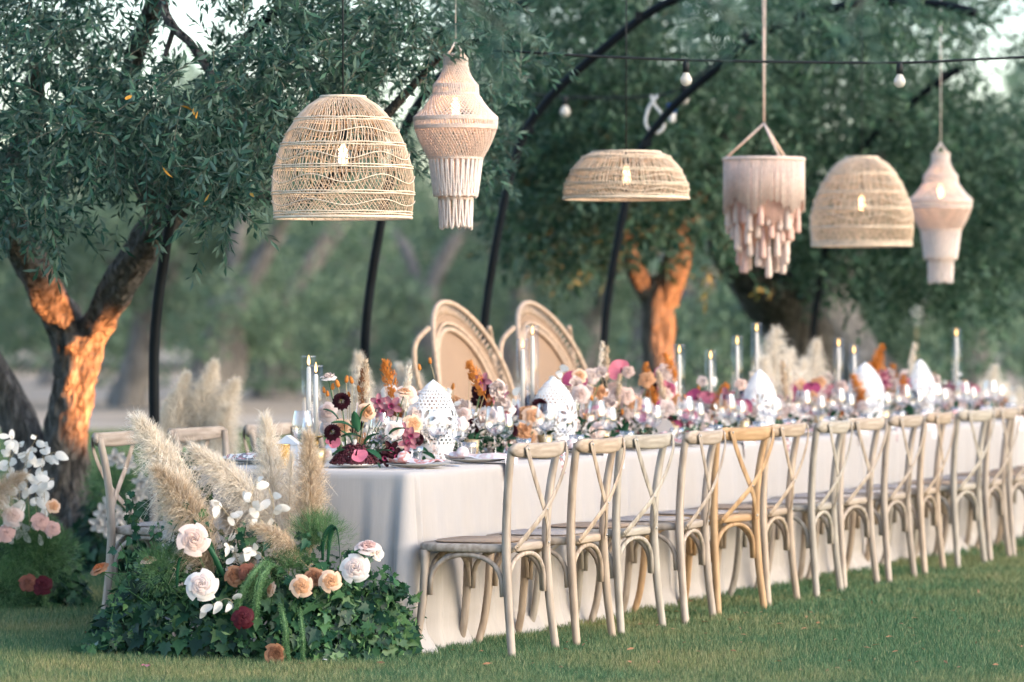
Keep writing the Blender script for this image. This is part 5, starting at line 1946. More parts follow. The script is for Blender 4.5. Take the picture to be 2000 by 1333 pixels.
class Arr:
    """an arrangement: parts are flowers, plumes and leaves; stems are gathered in one part"""
    def __init__(self, name, label, cat, loc, group=None):
        self.root = thing(name, label, cat, loc, group=group)
        self.loc = Vector(loc)
        self.stems = MB()
        self.dry = MB()
    def put(self, name, me, p, face, size, mat=None, spin=None, parent=None):
        o = link(name, me, parent or self.root)
        f = Vector(face).normalized()
        o.rotation_mode = 'QUATERNION'
        o.rotation_quaternion = f.to_track_quat('Z', 'Y') @ Quaternion((0, 0, 1), rnd.uniform(0, 6.28) if spin is None else spin)
        o.location = Vector(p) - self.loc
        o.scale = (size,) * 3
        if mat:
            set_mat(o, M[mat])
        return o
    def stem(self, p, foot=None, r=.0022, dry=False):
        foot = Vector(foot) if foot is not None else Vector((self.loc.x + (p[0] - self.loc.x) * .35, self.loc.y + (p[1] - self.loc.y) * .35, self.loc.z + .03))
        p = Vector(p)
        mid = foot.lerp(p, .55) + Vector((0, 0, .02))
        (self.dry if dry else self.stems).tube([foot, mid, p], r, 5, cap=False)
    def face(self, p, up=.35, jit=.35):
        d_ = (CAMP - Vector(p)).normalized()
        return d_ + Vector((rnd.uniform(-jit, jit), rnd.uniform(-jit, jit) * .5, up + rnd.uniform(-jit, jit) * .5))
    def rose(self, p, r, mat, face=None, inner=None, stem=True, kind='rose', outer=True):
        inner = inner or {'p_blush': 'p_blush_core', 'p_peach': 'p_peach_core', 'p_bronze': 'p_bronze_core', 'p_white': 'p_blush'}.get(mat)
        f = face or self.face(p)
        o = self.put(kind, CARN if kind == 'carnation' else ROSE, p, f, r * (1.25 if not outer else 1.0), inner or mat)
        if outer:
            for me, n_, z in ((PETAL_A, 5, 0.0), (PETAL_B, 5, 0.05)):
                for i in range(n_):
                    q_ = link('petal', me, o)
                    q_.rotation_euler = (rnd.uniform(-.12, .12), rnd.uniform(-.12, .12), 2 * PI * i / n_ + (.5 if me is PETAL_B else 0) + rnd.uniform(-.15, .15))
                    q_.scale = (1, 1, rnd.uniform(.85, 1.1))
                    set_mat(q_, M[mat])
        if stem:
            self.stem(Vector(p) - Vector(f).normalized() * r * .2)
        return o
    def dahlia(self, p, r, mat='p_burgundy', face=None):
        f = face or self.face(p)
        o = self.put('dahlia', DAHLIA, p, f, r, mat)
        link('eye', EYE, o).scale = (.6, .6, 1.0)
        self.stem(p)
        return o
    def anthurium(self, p, r, mat='p_pink', face=None):
        o = self.put('anthurium', SPATHE, p, face or self.face(p, .5), r, mat)
        link('spadix', SPADIX, o)
        self.stem(p)
        return o
    def orchid(self, p, r, mat='p_mauve', face=None):
        o = self.put('orchid', ORCHID, p, face or self.face(p, .2), r, mat)
        lp = link('lip', LIP, o)
        if mat == 'p_white':
            set_mat(lp, M['p_white'])
        self.stem(p)
        return o
    def tulip(self, p, r, mat='p_white'):
        self.stem(p)
        return self.put('tulip', TULIP, p, (rnd.uniform(-.3, .3), rnd.uniform(-.3, .1), 1), r, mat)
    def tail(self, p, r, mat='p_orange'):
        self.stem(p, r=.0014, dry=True)
        return self.put('bunny_tail', TAIL, p, (rnd.uniform(-.3, .3), rnd.uniform(-.2, .2), 1), r, mat)
    def spike(self, p, h, mat='pampas_tan', me=None, tilt=.25):
        d_ = Vector((rnd.uniform(-tilt, tilt), rnd.uniform(-tilt, tilt), 1))
        self.stem(p, r=.0018, dry=True)
        return self.put('dried_spike', me or SPIKE, p, d_, h, mat)
    def leaf(self, p, d_, l, mat='green'):
        o = link('leaf', BLEAF, self.root)
        y = Vector(d_).normalized()
        x = y.cross(Vector((rnd.uniform(-.4, .4), rnd.uniform(-.6, .2), 1))).normalized()
        z = x.cross(y)
        o.matrix_local = Matrix.Translation(Vector(p) - self.loc) @ Matrix((x, y, z)).transposed().to_4x4() @ Matrix.Scale(l, 4)
        set_mat(o, M[mat])
        return o
    def honesty(self, path, n_, size):
        """white paper discs along a dry stem"""
        P = catmull(path, 6)
        self.dry.tube(P, .0015, 4, cap=False)
        for i in range(n_):
            p = P[int((i + .5) / n_ * len(P))]
            d_ = Vector((rnd.uniform(-1, 1), rnd.uniform(-.7, .3), rnd.uniform(-1, .8))).normalized()
            st = p + d_ * size * .35
            self.dry.tube([p, st], .0009, 4, cap=False)
            o = link('honesty_disc', DISC, self.root)
            z = Vector((rnd.uniform(-.7, .7), -1, rnd.uniform(-.5, .6)))
            x = d_.cross(z).normalized()
            z = x.cross(d_)
            o.matrix_local = Matrix.Translation(st - self.loc) @ Matrix((x, d_, z)).transposed().to_4x4() @ Matrix.Scale(size * rnd.uniform(.55, 1.2), 4)
    def pampas(self, base, tip, width, n_, mat='pampas', bow=0.06, hair=3):
        base, tip = np.array(base), np.array(tip)
        ax = tip - base
        L = np.linalg.norm(ax)
        ax = ax / L
        side = np.cross(ax, [0.1, 1.0, 0.2])
        side /= np.linalg.norm(side)
        oth = np.cross(ax, side)
        bowv = side * L * bow * (1 if ax[0] >= 0 else -1)
        def S(t):
            return base + np.outer(t, ax) * L + np.outer(np.sin(np.clip(t, 0, 1.2) * PI), bowv)
        t = rng.uniform(0.0, 1.0, n_) ** 0.85 * 0.93
        th = rng.uniform(0, 2 * PI, n_)
        out = np.outer(np.cos(th), side) + np.outer(np.sin(th), oth)
        env = width / 2 * (np.sin(PI * np.clip(0.10 + 0.90 * t, 0, 1) ** 0.85) ** 0.65 + 0.06) * (1 - 0.6 * t ** 3) * rng.uniform(0.60, 1.25, n_) * np.where(rng.random(n_) < .12, 1.35, 1.0)
        ln = L * rng.uniform(0.12, 0.32, n_) * (1 - 0.6 * t)
        p0 = S(t)
        p1 = p0 + ax * (ln * .55)[:, None] + out * (env * .55)[:, None]
        p2 = p0 + ax * (ln * 1.0)[:, None] + out * (env * 1.0)[:, None]
        p2[:, 2] -= env * rng.uniform(0.2, 1.0, n_)
        w = 0.0009 * max(0.8, L / 0.5)
        sd = unit(np.cross(p2 - p0, rng.normal(size=(n_, 3)))) * w
        V = np.stack([p0 - sd, p0 + sd, p1 + sd, p1 - sd, p1 - sd, p1 + sd, p2 + sd * .3, p2 - sd * .3], 1).reshape(-1, 4, 3)
        # fine hairs all along the strands
        k = n_ * hair
        idx = rng.integers(0, n_, k)
        f = rng.uniform(0.15, 1.0, k)[:, None]
        hp = np.where(f < .5, p0[idx] + (p1[idx] - p0[idx]) * f * 2, p1[idx] + (p2[idx] - p1[idx]) * (f - .5) * 2)
        hd = unit(ax * 1.1 + out[idx] * .8 + rng.normal(size=(k, 3)) * .55) * (rng.uniform(.014, .034, k) * max(.8, L / .5))[:, None]
        hs = unit(np.cross(hd, rng.normal(size=(k, 3)))) * w * .75
        Hq = np.stack([hp - hs, hp + hs, hp + hd * .7 + hs * .5, hp + hd], 1)
        Q = np.concatenate([V, Hq]) - np.array(self.loc)
        V2 = Q.reshape(-1, 3)
        o = link('pampas_plume', np_mesh('pampas_plume', V2, np.arange(len(V2)).reshape(-1, 4), M[mat]), self.root)
        ts = np.linspace(-0.25, 0.95, 9)
        self.dry.tube([tuple(v) for v in S(ts)], .0032, 5)
        return o
    def fuzz(self, c, r, n_, mat='fern', name='feathery_grass', up=0.5, hl=.03, wd=.0008):
        c = np.array(c)
        d_ = unit(rng.normal(size=(n_, 3)) + [0, -.2, up])
        p = c + d_ * (r * rng.uniform(0.1, 1.0, (n_, 1)) ** .6)
        hd = unit(d_ + rng.normal(size=(n_, 3)) * .5) * (rng.uniform(.4, 1.2, (n_, 1)) * hl)
        s_ = unit(np.cross(hd, rng.normal(size=(n_, 3)))) * wd
        Q = np.stack([p - s_, p + s_, p + hd + s_ * .3, p + hd - s_ * .3], 1) - np.array(self.loc)
        V2 = Q.reshape(-1, 3)
        return tag(link(name, np_mesh(name, V2, np.arange(len(V2)).reshape(-1, 4), M[mat]), self.root), kind='stuff')
    def drooping_tail(self, path, r, mat='fern'):
        P = catmull(path, 6)
        m_ = MB()
        m_.tube(P, lerp_list([r * .3, r * .6, r * .6, r * .5, r * .2], len(P)), 6)
        for i in range(1100):
            k = rnd.randrange(len(P) - 1)
            p = P[k].lerp(P[k + 1], rnd.random())
            d_ = Vector((rnd.gauss(0, 1), rnd.gauss(0, 1), rnd.gauss(0, .5))).normalized()
            s_ = d_.orthogonal().normalized() * .0022
            t_ = d_.cross(s_)
            e = p + d_ * r * rnd.uniform(.55, 1.0)
            m_.add([e - s_, e - t_, e + s_, e + t_ + d_ * r * .5 + Vector((0, 0, -.002))], [(0, 1, 2, 3)])
        return m_.build('amaranth_tail', M[mat], self.root, org=self.loc, smooth=False)
    def blade(self, path, w):
        P = catmull(path, 6)
        m_ = MB()
        m_.tube(P, lerp_list([w * .5, w, w * .9, w * .1], len(P)), 6, flat=.12, up=(0, 1, 0))
        return m_.build('grass_blade', M['green'], self.root, org=self.loc)
    def ivy(self, P, Nn, sizes, singles, down=.7):
        """leaves at P facing Nn; the ones nearest the camera are objects, the rest one mass"""
        n_ = len(P)
        D = rng.normal(size=(n_, 3)) * .55
        D[:, 2] -= down
        Nn = unit(Nn + rng.normal(size=(n_, 3)) * .38)
        D = unit(D - Nn * (D * Nn).sum(1, keepdims=True))
        X = np.cross(D, Nn)
        score = P[:, 1] - 0.35 * P[:, 2] - Nn[:, 1] * -.15
        order = np.argsort(score)
        BV, BF = ivy_base()
        B = np.array([tuple(v) for v in BV])
        rest = order[singles:]
        W = P[rest][:, None, :] + sizes[rest][:, None, None] * (B[None, :, 0:1] * X[rest][:, None, :] + B[None, :, 1:2] * D[rest][:, None, :] + B[None, :, 2:3] * Nn[rest][:, None, :])
        F = np.array(BF)[None] + (np.arange(len(rest)) * len(B))[:, None, None]
        V2 = W.reshape(-1, 3) - np.array(self.loc)
        mass = tag(link('foliage', np_mesh('foliage', V2, F.reshape(-1, 3), M['ivy']), self.root), kind='stuff')
        for i in order[:singles]:
            o = link('leaf', IVY, mass)
            o.matrix_local = Matrix.Translation(Vector(P[i]) - self.loc) @ Matrix((Vector(X[i]), Vector(D[i]), Vector(Nn[i]))).transposed().to_4x4() @ Matrix.Scale(float(sizes[i]), 4)
    def done(self):
        if self.stems.v:
            tag(self.stems.build('stems', M['stem'], self.root, org=self.loc), kind='stuff')
        if self.dry.v:
            tag(self.dry.build('dry_stems', M['stem_dry'], self.root, org=self.loc), kind='stuff')

def mound(n_, xs, front, height, thick, back_max=None):
    """leaf points and normals over a low heap; xs/front/height are picture columns, depth of the front foot and height there"""
    x = rng.uniform(xs[0], xs[-1], n_)
    f = np.interp(x, xs, front)
    h = np.interp(x, xs, height)
    el = np.arccos(rng.uniform(0.0, 1.0, n_)) * np.where(rng.random(n_) < .8, 1, -1)
    shell = rng.uniform(.72, 1.04, n_)
    d = f + thick / 2 - np.sin(el) * thick / 2 * shell
    z = np.maximum(.012, h * np.cos(el) * shell + rng.normal(size=n_) * .015)
    s = FPX / d
    P = np.stack([(x - 1000) / s, d, z], 1)
    Nn = np.stack([(x - (xs[0] + xs[-1]) / 2) / (xs[-1] - xs[0]) * .9, -np.sin(el), np.cos(el) * .8 + .15], 1)
    return P, unit(Nn)

# ------------------------------------------------------------------ the arrangement on the grass at the table end
FX = [180, 215, 260, 330, 420, 520, 620, 700, 760, 812]
FF = [15.95, 15.80, 15.70, 15.60, 15.52, 15.45, 15.42, 15.48, 15.55, 15.66]
FH = [.05, .24, .42, .50, .47, .43, .42, .40, .33, .15]
base = px(500, 1200, 15.75)
base.z = 0.0
A = Arr('ground_flowers', 'big ivy, rose and pampas arrangement on the grass at the table end', 'flowers', base)
P_, N_ = mound(1700, FX, FF, FH, .56)
A.ivy(P_, N_, rng.uniform(.028, .082, len(P_)), 200)
P_, N_ = mound(1900, FX, FF, [h * 1.06 for h in FH], .58)
tag(quads_obj('filler_leaves', leaf_quads(P_, N_ * .6 + rng.normal(size=P_.shape) * .8 + [0, 0, .5], rng.uniform(.02, .05, len(P_)), .013), M['fern'], A.root, base), kind='stuff')
def trail(pts, n_, size, A=A):
    Pp = catmull(pts, 10)
    A.stems.tube(Pp, .002, 5, cap=False)
    i = rng.integers(0, len(Pp), n_)
    P2 = np.array([tuple(Pp[k]) for k in i]) + rng.normal(size=(n_, 3)) * .02
    N2 = np.tile([0.1, -1, .35], (n_, 1)) + rng.normal(size=(n_, 3)) * .4
    A.ivy(P2, N2, rng.uniform(.5, 1.1, n_) * size, min(n_, 22))
trail([px(400, 1100, 15.75), px(392, 1000, 15.85), px(378, 930, 15.9), px(368, 880, 15.95)], 40, .055)
trail([px(300, 1120, 15.8), px(270, 1060, 15.85), px(262, 1000, 15.9), px(255, 960, 15.9)], 34, .05)
trail([px(470, 1080, 15.8), px(400, 1010, 15.9), px(365, 960, 15.95)], 22, .05)
trail([px(640, 1120, 15.7), px(700, 1130, 15.6), px(770, 1140, 15.6), px(808, 1170, 15.65)], 34, .06)
trail([px(250, 1240, 15.75), px(205, 1262, 15.72), px(170, 1270, 15.75)], 26, .055)
for k in range(16):                                    # sprigs breaking the outline
    x0 = 215 + 37 * k
    y0 = float(np.interp(x0, FX, [HORIZON + (CAMZ - h) * FPX / 15.75 for h in FH]))
    up_ = rnd.uniform(25, 70)
    dx = rnd.uniform(-45, 45)
    trail([px(x0, y0 + 45, 15.65), px(x0 + dx * .4, y0 - up_ * .3, 15.62), px(x0 + dx, y0 - up_ * rnd.uniform(.4, 1), 15.56)], 11, rnd.uniform(.032, .05))
A.pampas(px(400, 1085, 15.8), px(264, 815, 15.75), .22, 2300, 'pampas', .05)
A.pampas(px(420, 1130, 15.65), px(298, 915, 15.6), .20, 1900, 'pampas_brown', .10)
A.pampas(px(575, 1070, 15.85), px(372, 876, 15.8), .19, 2000, 'pampas', .05)
A.pampas(px(533, 1080, 15.95), px(516, 812, 15.95), .155, 1900, 'pampas', .02)
A.pampas(px(604, 1090, 15.75), px(600, 845, 15.75), .155, 2100, 'pampas_tan', .02)
A.pampas(px(565, 1075, 15.9), px(572, 880, 15.9), .09, 700, 'pampas', .02)
A.pampas(px(590, 1100, 15.6), px(488, 1030, 15.55), .095, 900, 'pampas_tan', .16)
A.pampas(px(500, 1120, 15.8), px(432, 990, 15.85), .13, 900, 'pampas_brown', .05)
fr = lambda x, y, d: px(x, y, d)
A.rose(fr(377, 1056, 15.50), .068, 'p_blush', face=(.15, -1, .25), inner='p_blush_core')
A.rose(fr(394, 1145, 15.42), .066, 'p_white', face=(-.05, -1, .3), inner='p_blush')
A.rose(fr(460, 1126, 15.5), .044, 'p_bronze', face=(-.1, -1, .5))
A.rose(fr(484, 1119, 15.48), .040, 'p_brown', face=(.3, -1, .4))
A.rose(fr(589, 1146, 15.36), .047, 'p_peach', face=(0, -1, .2))
A.rose(fr(645, 1136, 15.36), .046, 'p_peach', face=(.1, -1, .25))
A.rose(fr(614, 1130, 15.42), .044, 'p_bronze', face=(.1, -1, .6))
A.rose(fr(532, 1153, 15.42), .034, 'p_peach', face=(-1, -.4, .3))
A.rose(fr(694, 1112, 15.40), .060, 'p_white', face=(-.1, -1, .3), inner='p_blush')
A.rose(fr(718, 1073, 15.42), .052, 'p_blush', face=(.0, -.5, 1), inner='p_blush_deep')
A.rose(fr(734, 1080, 15.46), .036, 'p_white', face=(.8, -.8, .4))
A.rose(fr(195, 1114, 15.66), .042, 'p_bronze', face=(-.5, -.4, .9), inner='p_rust')
A.rose(fr(290, 1097, 15.60), .034, 'p_peach', face=(-.2, -.3, 1), inner='p_bronze')
A.rose(fr(475, 1208, 15.36), .046, 'p_red', face=(-.1, -1, .3))
A.stem(fr(195, 1118, 15.66), fr(330, 1150, 15.75), .003)
A.honesty([fr(480, 1120, 15.7), fr(470, 1050, 15.68), fr(440, 1000, 15.66), fr(425, 985, 15.62)], 12, .040)
A.honesty([fr(560, 1090, 15.72), fr(520, 1030, 15.66), fr(490, 985, 15.64), fr(500, 940, 15.62)], 13, .040)
A.honesty([fr(520, 1060, 15.7), fr(535, 1000, 15.66), fr(525, 955, 15.66)], 9, .042)
A.honesty([fr(470, 1110, 15.62), fr(455, 1075, 15.58), fr(445, 1062, 15.56)], 7, .040)
A.honesty([fr(530, 1120, 15.6), fr(510, 1085, 15.56), fr(485, 1078, 15.55)], 8, .042)
A.honesty([fr(400, 1190, 15.5), fr(440, 1170, 15.42), fr(455, 1178, 15.40)], 6, .044)
A.fuzz(fr(622, 1085, 15.68), .17, 2600, up=2.2, hl=.055, wd=.0007)
A.fuzz(fr(565, 1122, 15.6), .11, 2600, up=1.2, hl=.03)
A.fuzz(fr(318, 1120, 15.6), .12, 2600, up=.8, hl=.032)
A.fuzz(fr(500, 1150, 15.5), .07, 2000, up=.2, hl=.02)
A.drooping_tail([fr(520, 1095, 15.5), fr(492, 1125, 15.42), fr(470, 1165, 15.40), fr(462, 1200, 15.40)], .016)
A.drooping_tail([fr(530, 1100, 15.5), fr(510, 1130, 15.40), fr(502, 1165, 15.38), fr(498, 1205, 15.38)], .015)
A.drooping_tail([fr(548, 1180, 15.42), fr(556, 1225, 15.35), fr(559, 1262, 15.34), fr(561, 1290, 15.34)], .012)
A.drooping_tail([fr(585, 1190, 15.42), fr(590, 1235, 15.34), fr(591, 1270, 15.33), fr(592, 1302, 15.33)], .010)
A.blade([fr(640, 1100, 15.6), fr(645, 1045, 15.58), fr(656, 1032, 15.56), fr(662, 1062, 15.54), fr(664, 1110, 15.53)], .012)
A.blade([fr(630, 1095, 15.6), fr(632, 1052, 15.58), fr(648, 1028, 15.57), fr(655, 1035, 15.55)], .011)
A.blade([fr(430, 1120, 15.6), fr(408, 1060, 15.55), fr(390, 1030, 15.52), fr(377, 1015, 15.52)], .014)
A.blade([fr(450, 1150, 15.55), fr(420, 1090, 15.5), fr(402, 1060, 15.5), fr(395, 1042, 15.5)], .012)
A.blade([fr(345, 1150, 15.5), fr(346, 1120, 15.48), fr(350, 1095, 15.46), fr(356, 1088, 15.44)], .008)
A.done()
Arr_f = Arr('fallen_rose', 'bronze rose head lying on the grass before the arrangement', 'flower', fr(537, 1300, 15.40))
Arr_f.loc.z = 0.045
Arr_f.root.location.z = 0.045
Arr_f.rose(Arr_f.loc + Vector((0, 0, 0.0)), .046, 'p_bronze', face=(.3, -.9, .5), stem=False)
for k, (x, d_) in enumerate(((270, 15.05), (285, 15.02), (1235, 15.2), (640, 15.3))):
    pz = px(x, 1300, d_)
    o = link('fallen_petal', PETAL_A, None)
    o.location = (pz.x, pz.y, 0.03)
    o.scale = (.03, .03, .02)
    o.rotation_euler = (0, 0, k * 1.3)
    set_mat(o, M[['p_pink', 'p_mauve', 'p_bronze', 'p_white'][k]])
    tag(o, ['pink petal dropped on the grass in the front corner', 'mauve petal dropped on the grass beside the pink one', 'brown petal on the grass before the near chairs', 'white petal on the grass beside the fallen rose'][k], 'petal', 'petals on the grass')

# ------------------------------------------------------------------ the arrangement behind, at the left edge
base = px(50, 1150, 18.5)
base.z = 0.0
A = Arr('ground_flowers', 'green mound with white honesty and pink roses before the nearest trunk', 'flowers', base)
X2 = [-120, -40, 40, 100, 140, 165]
P_, N_ = mound(900, X2, [18.3] * 6, [.40, .46, .46, .42, .30, .06], .6)
A.ivy(P_, N_, rng.uniform(.045, .08, len(P_)), 60)
g2 = lambda x, y, d=18.2: px(x, y, d)
A.fuzz(g2(40, 1060, 18.3), .20, 7000, up=.6, hl=.035, wd=.001)
A.fuzz(g2(95, 1090, 18.3), .16, 5000, up=.4, hl=.035, wd=.001)
A.fuzz(g2(10, 1150, 18.2), .16, 5000, up=.2, hl=.035, wd=.001)
for (x, y, r, m) in ((78, 1020, .045, 'p_blush_deep'), (101, 1034, .04, 'p_blush_deep'), (11, 1044, .045, 'p_blush_deep'), (103, 990, .035, 'p_peach'), (82, 1145, .05, 'p_red'), (25, 1010, .05, 'p_blush'), (55, 1140, .045, 'p_brown')):
    A.rose(g2(x, y, 18.05), r, m)
for k in range(6):
    x0 = 10 + k * 16
    A.honesty([g2(x0, 1040, 18.2), g2(x0 - 4, 960, 18.1), g2(x0 + 8 - 14 * (k % 2), 900, 18.05), g2(x0 + 14, 852 + 16 * (k % 3), 18.0)], 16, .044)
A.honesty([g2(30, 1020, 18.1), g2(70, 950, 18.0), g2(105, 935, 17.95)], 12, .044)
A.pampas(g2(-40, 1010, 18.0), g2(52, 925, 18.0), .13, 900, 'pampas_brown', .1)
A.pampas(g2(-60, 1040, 18.1), g2(-20, 820, 18.1), .18, 900, 'pampas', .1)
A.drooping_tail([g2(52, 1110), g2(72, 1125), g2(85, 1160), g2(88, 1200)], .02)
A.done()

# the low planting with white lilies beyond the first far chair
base = px(235, 1070, 21.0)
base.z = 0.0
A = Arr('ground_flowers', 'leafy mound with white lilies seen through the first far chair', 'flowers', base)
P_, N_ = mound(900, [150, 190, 240, 300, 360], [20.6] * 5, [.3, .52, .56, .54, .2], .7)
A.ivy(P_, N_, rng.uniform(.05, .085, len(P_)), 20)
A.fuzz(px(230, 960, 20.6), .2, 4500, up=.5, hl=.04, wd=.0012)
for (x, y) in ((200, 1000), (215, 985), (232, 1010), (190, 1020), (208, 1030), (222, 1045), (275, 962), (290, 955), (262, 972), (282, 940), (245, 905), (225, 892)):
    A.orchid(px(x + rnd.uniform(-4, 4), y, 20.4), .06, 'p_white', face=(rnd.uniform(-.5, .5), -1, rnd.uniform(-.6, .2)))
A.done()

# plumes standing on the ground behind the far row
def plume_stand(label, tips, d, w, green=True):
    bx = sum(t[0] for t in tips) / len(tips)
    base = px(bx, 800, d)
    base.z = 0.0
    A = Arr('pampas_stand', label, 'pampas grass', base, group='stands of pampas grass behind the far row')
    for k, (x, y, bxx) in enumerate(tips):
        top = px(x, y, d + rnd.uniform(-.15, .15))
        foot = px(bxx, y + 165, d)
        A.pampas(foot, top, w * rnd.uniform(.85, 1.1), 2200, 'pampas', .05)
        A.stem(foot, base, .004, dry=True)
    if green:
        P_, N_ = mound(320, [bx - 70, bx - 30, bx + 30, bx + 70], [d - .3] * 4, [.2, .5, .5, .2], .6)
        A.ivy(P_, N_, rng.uniform(.05, .08, len(P_)), 0)
    A.done()
plume_stand('cream pampas grass standing behind the second far chair', [(368, 728, 345), (422, 706, 390), (464, 742, 408), (340, 770, 325), (448, 790, 430), (395, 760, 375)], 19.9, .20)
plume_stand('cream pampas grass standing beside the first throne chair', [(776, 712, 790), (800, 708, 805), (820, 735, 815)], 23.3, .20)
plume_stand('single white plume standing behind the front centrepiece', [(697, 690, 697)], 20.4, .15, False)

# ------------------------------------------------------------------ the long centrepiece along the table
def berries(A, c, rx, ry, h, n_):
    V, F = [], []
    m_ = MB()
    for i in range(n_):
        a, q_ = rnd.uniform(0, 2 * PI), math.sqrt(rnd.random())
        z = h * (1 - q_ * q_) * rnd.uniform(.75, 1.05)
        p = Vector((c[0] + rx * q_ * math.cos(a), c[1] + ry * q_ * math.sin(a), c[2] + max(.006, z)))
        r = rnd.uniform(.0045, .008)
        m_.add([p + Vector(v) * r for v in ((0, 0, 1), (1, 0, 0), (0, 1, 0), (-1, 0, 0), (0, -1, 0), (0, 0, -1))], [(0, 1, 2), (0, 2, 3), (0, 3, 4), (0, 4, 1), (5, 2, 1), (5, 3, 2), (5, 4, 3), (5, 1, 4)])
    tag(m_.build('amaranth_berries', M['berry'], A.root, smooth=False, org=A.loc), kind='stuff')
p0 = T(0.46, 0.50, TZ + .0045)
A = Arr('centrepiece', 'front centrepiece of burgundy dahlias, orange bunny tails and mauve orchids', 'flowers', p0, group='centrepieces along the table')
c = lambda x, y, d=16.5: px(x, y, d)
berries(A, (c(693, 918, 16.42).x, 16.42, TZ + .02), .105, .10, .085, 900)
m_ = MB()
m_.lathe([(0, .006), (.06, .006), (.095, .012), (.10, .018), (.096, .019), (0, .012)], 30)
sc_ = m_.build('serving_plate', M['porcelain'])
sc_.location = (c(693, 918, 16.42).x, 16.42, TZ + .0045)
tag(sc_, 'white plate heaped with dark red amaranth berries before the front centrepiece', 'plate')
A.rose(c(642, 741, 16.5), .036, 'p_white', face=(0, -.3, 1), kind='carnation')
A.dahlia(c(667, 784, 16.35), .044, face=(0, -1, .35))
A.dahlia(c(649, 845, 16.30), .042, face=(-.2, -1, .3))
A.dahlia(c(817, 858, 16.5), .032, face=(.6, -.8, .2))
for x, y in ((661, 757), (676, 748), (688, 750), (649, 762), (703, 767), (682, 777), (640, 775), (634, 768)):
    A.tail(c(x, y, rnd.uniform(16.45, 16.7)), .021 * rnd.uniform(.85, 1.2))
A.spike(c(711, 790, 16.6), .20, 'pampas_tan', tilt=.06)
A.spike(c(720, 795, 16.6), .17, 'pampas', tilt=.2)
A.spike(c(695, 790, 16.65), .17, 'pampas', tilt=.05)
A.spike(c(706, 800, 16.6), .18, 'p_bronze', tilt=.05)
A.rose(c(715, 806, 16.42), .040, 'p_peach', face=(.1, -1, .3), kind='carnation')
A.rose(c(789, 770, 16.55), .042, 'p_peach', face=(.1, -.25, 1), stem=False)
A.stem(c(789, 772, 16.55), c(770, 850, 16.55), .0025)
for x, y, r in ((740, 786, .04), (765, 794, .05), (750, 808, .046), (802, 852, .042), (795, 868, .044), (784, 842, .04), (762, 878, .045), (775, 892, .042), (752, 896, .04), (790, 890, .035)):
    A.orchid(c(x, y, 16.48), r, 'p_mauve' if y < 870 else 'p_burgundy', face=(rnd.uniform(-.5, .6), -1, rnd.uniform(-.1, .6)))
A.rose(c(770, 840, 16.42), .040, 'p_white', face=(.1, -1, .2))
A.rose(c(640, 806, 16.5), .045, 'p_blush', face=(-.3, -1, .3))
A.rose(c(640, 836, 16.5), .035, 'p_white', face=(-.4, -1, .2))
A.rose(c(668, 836, 16.48), .040, 'p_peach', face=(.1, -1, .3))
A.rose(c(806, 830, 16.6), .045, 'p_peach', face=(.5, -1, .4))
A.tulip(c(693, 874, 16.40), .026)
A.anthurium(c(695, 890, 16.28), .052, 'p_pink', face=(.05, -.55, .8))
A.anthurium(c(646, 868, 16.34), .045, 'p_pink', face=(-.3, -.8, .6))
A.rose(c(636, 890, 16.4), .032, 'p_white', face=(-.3, -1, .3))
for x, y, dx, dz, l in ((690, 838, -1, .35, .10), (700, 845, -.2, 1, .10), (688, 868, -.6, .8, .08), (712, 868, .6, .5, .085), (715, 880, .9, -.5, .085), (680, 880, -.8, -.2, .075), (705, 820, .5, 1, .08), (735, 885, .9, .1, .08), (660, 820, -.7, .6, .08), (705, 855, -.9, .1, .09), (720, 895, .6, -.5, .08), (760, 850, .8, .4, .08)):
    A.leaf(c(x, y, 16.4), (dx, -.3, dz), l)
A.done()

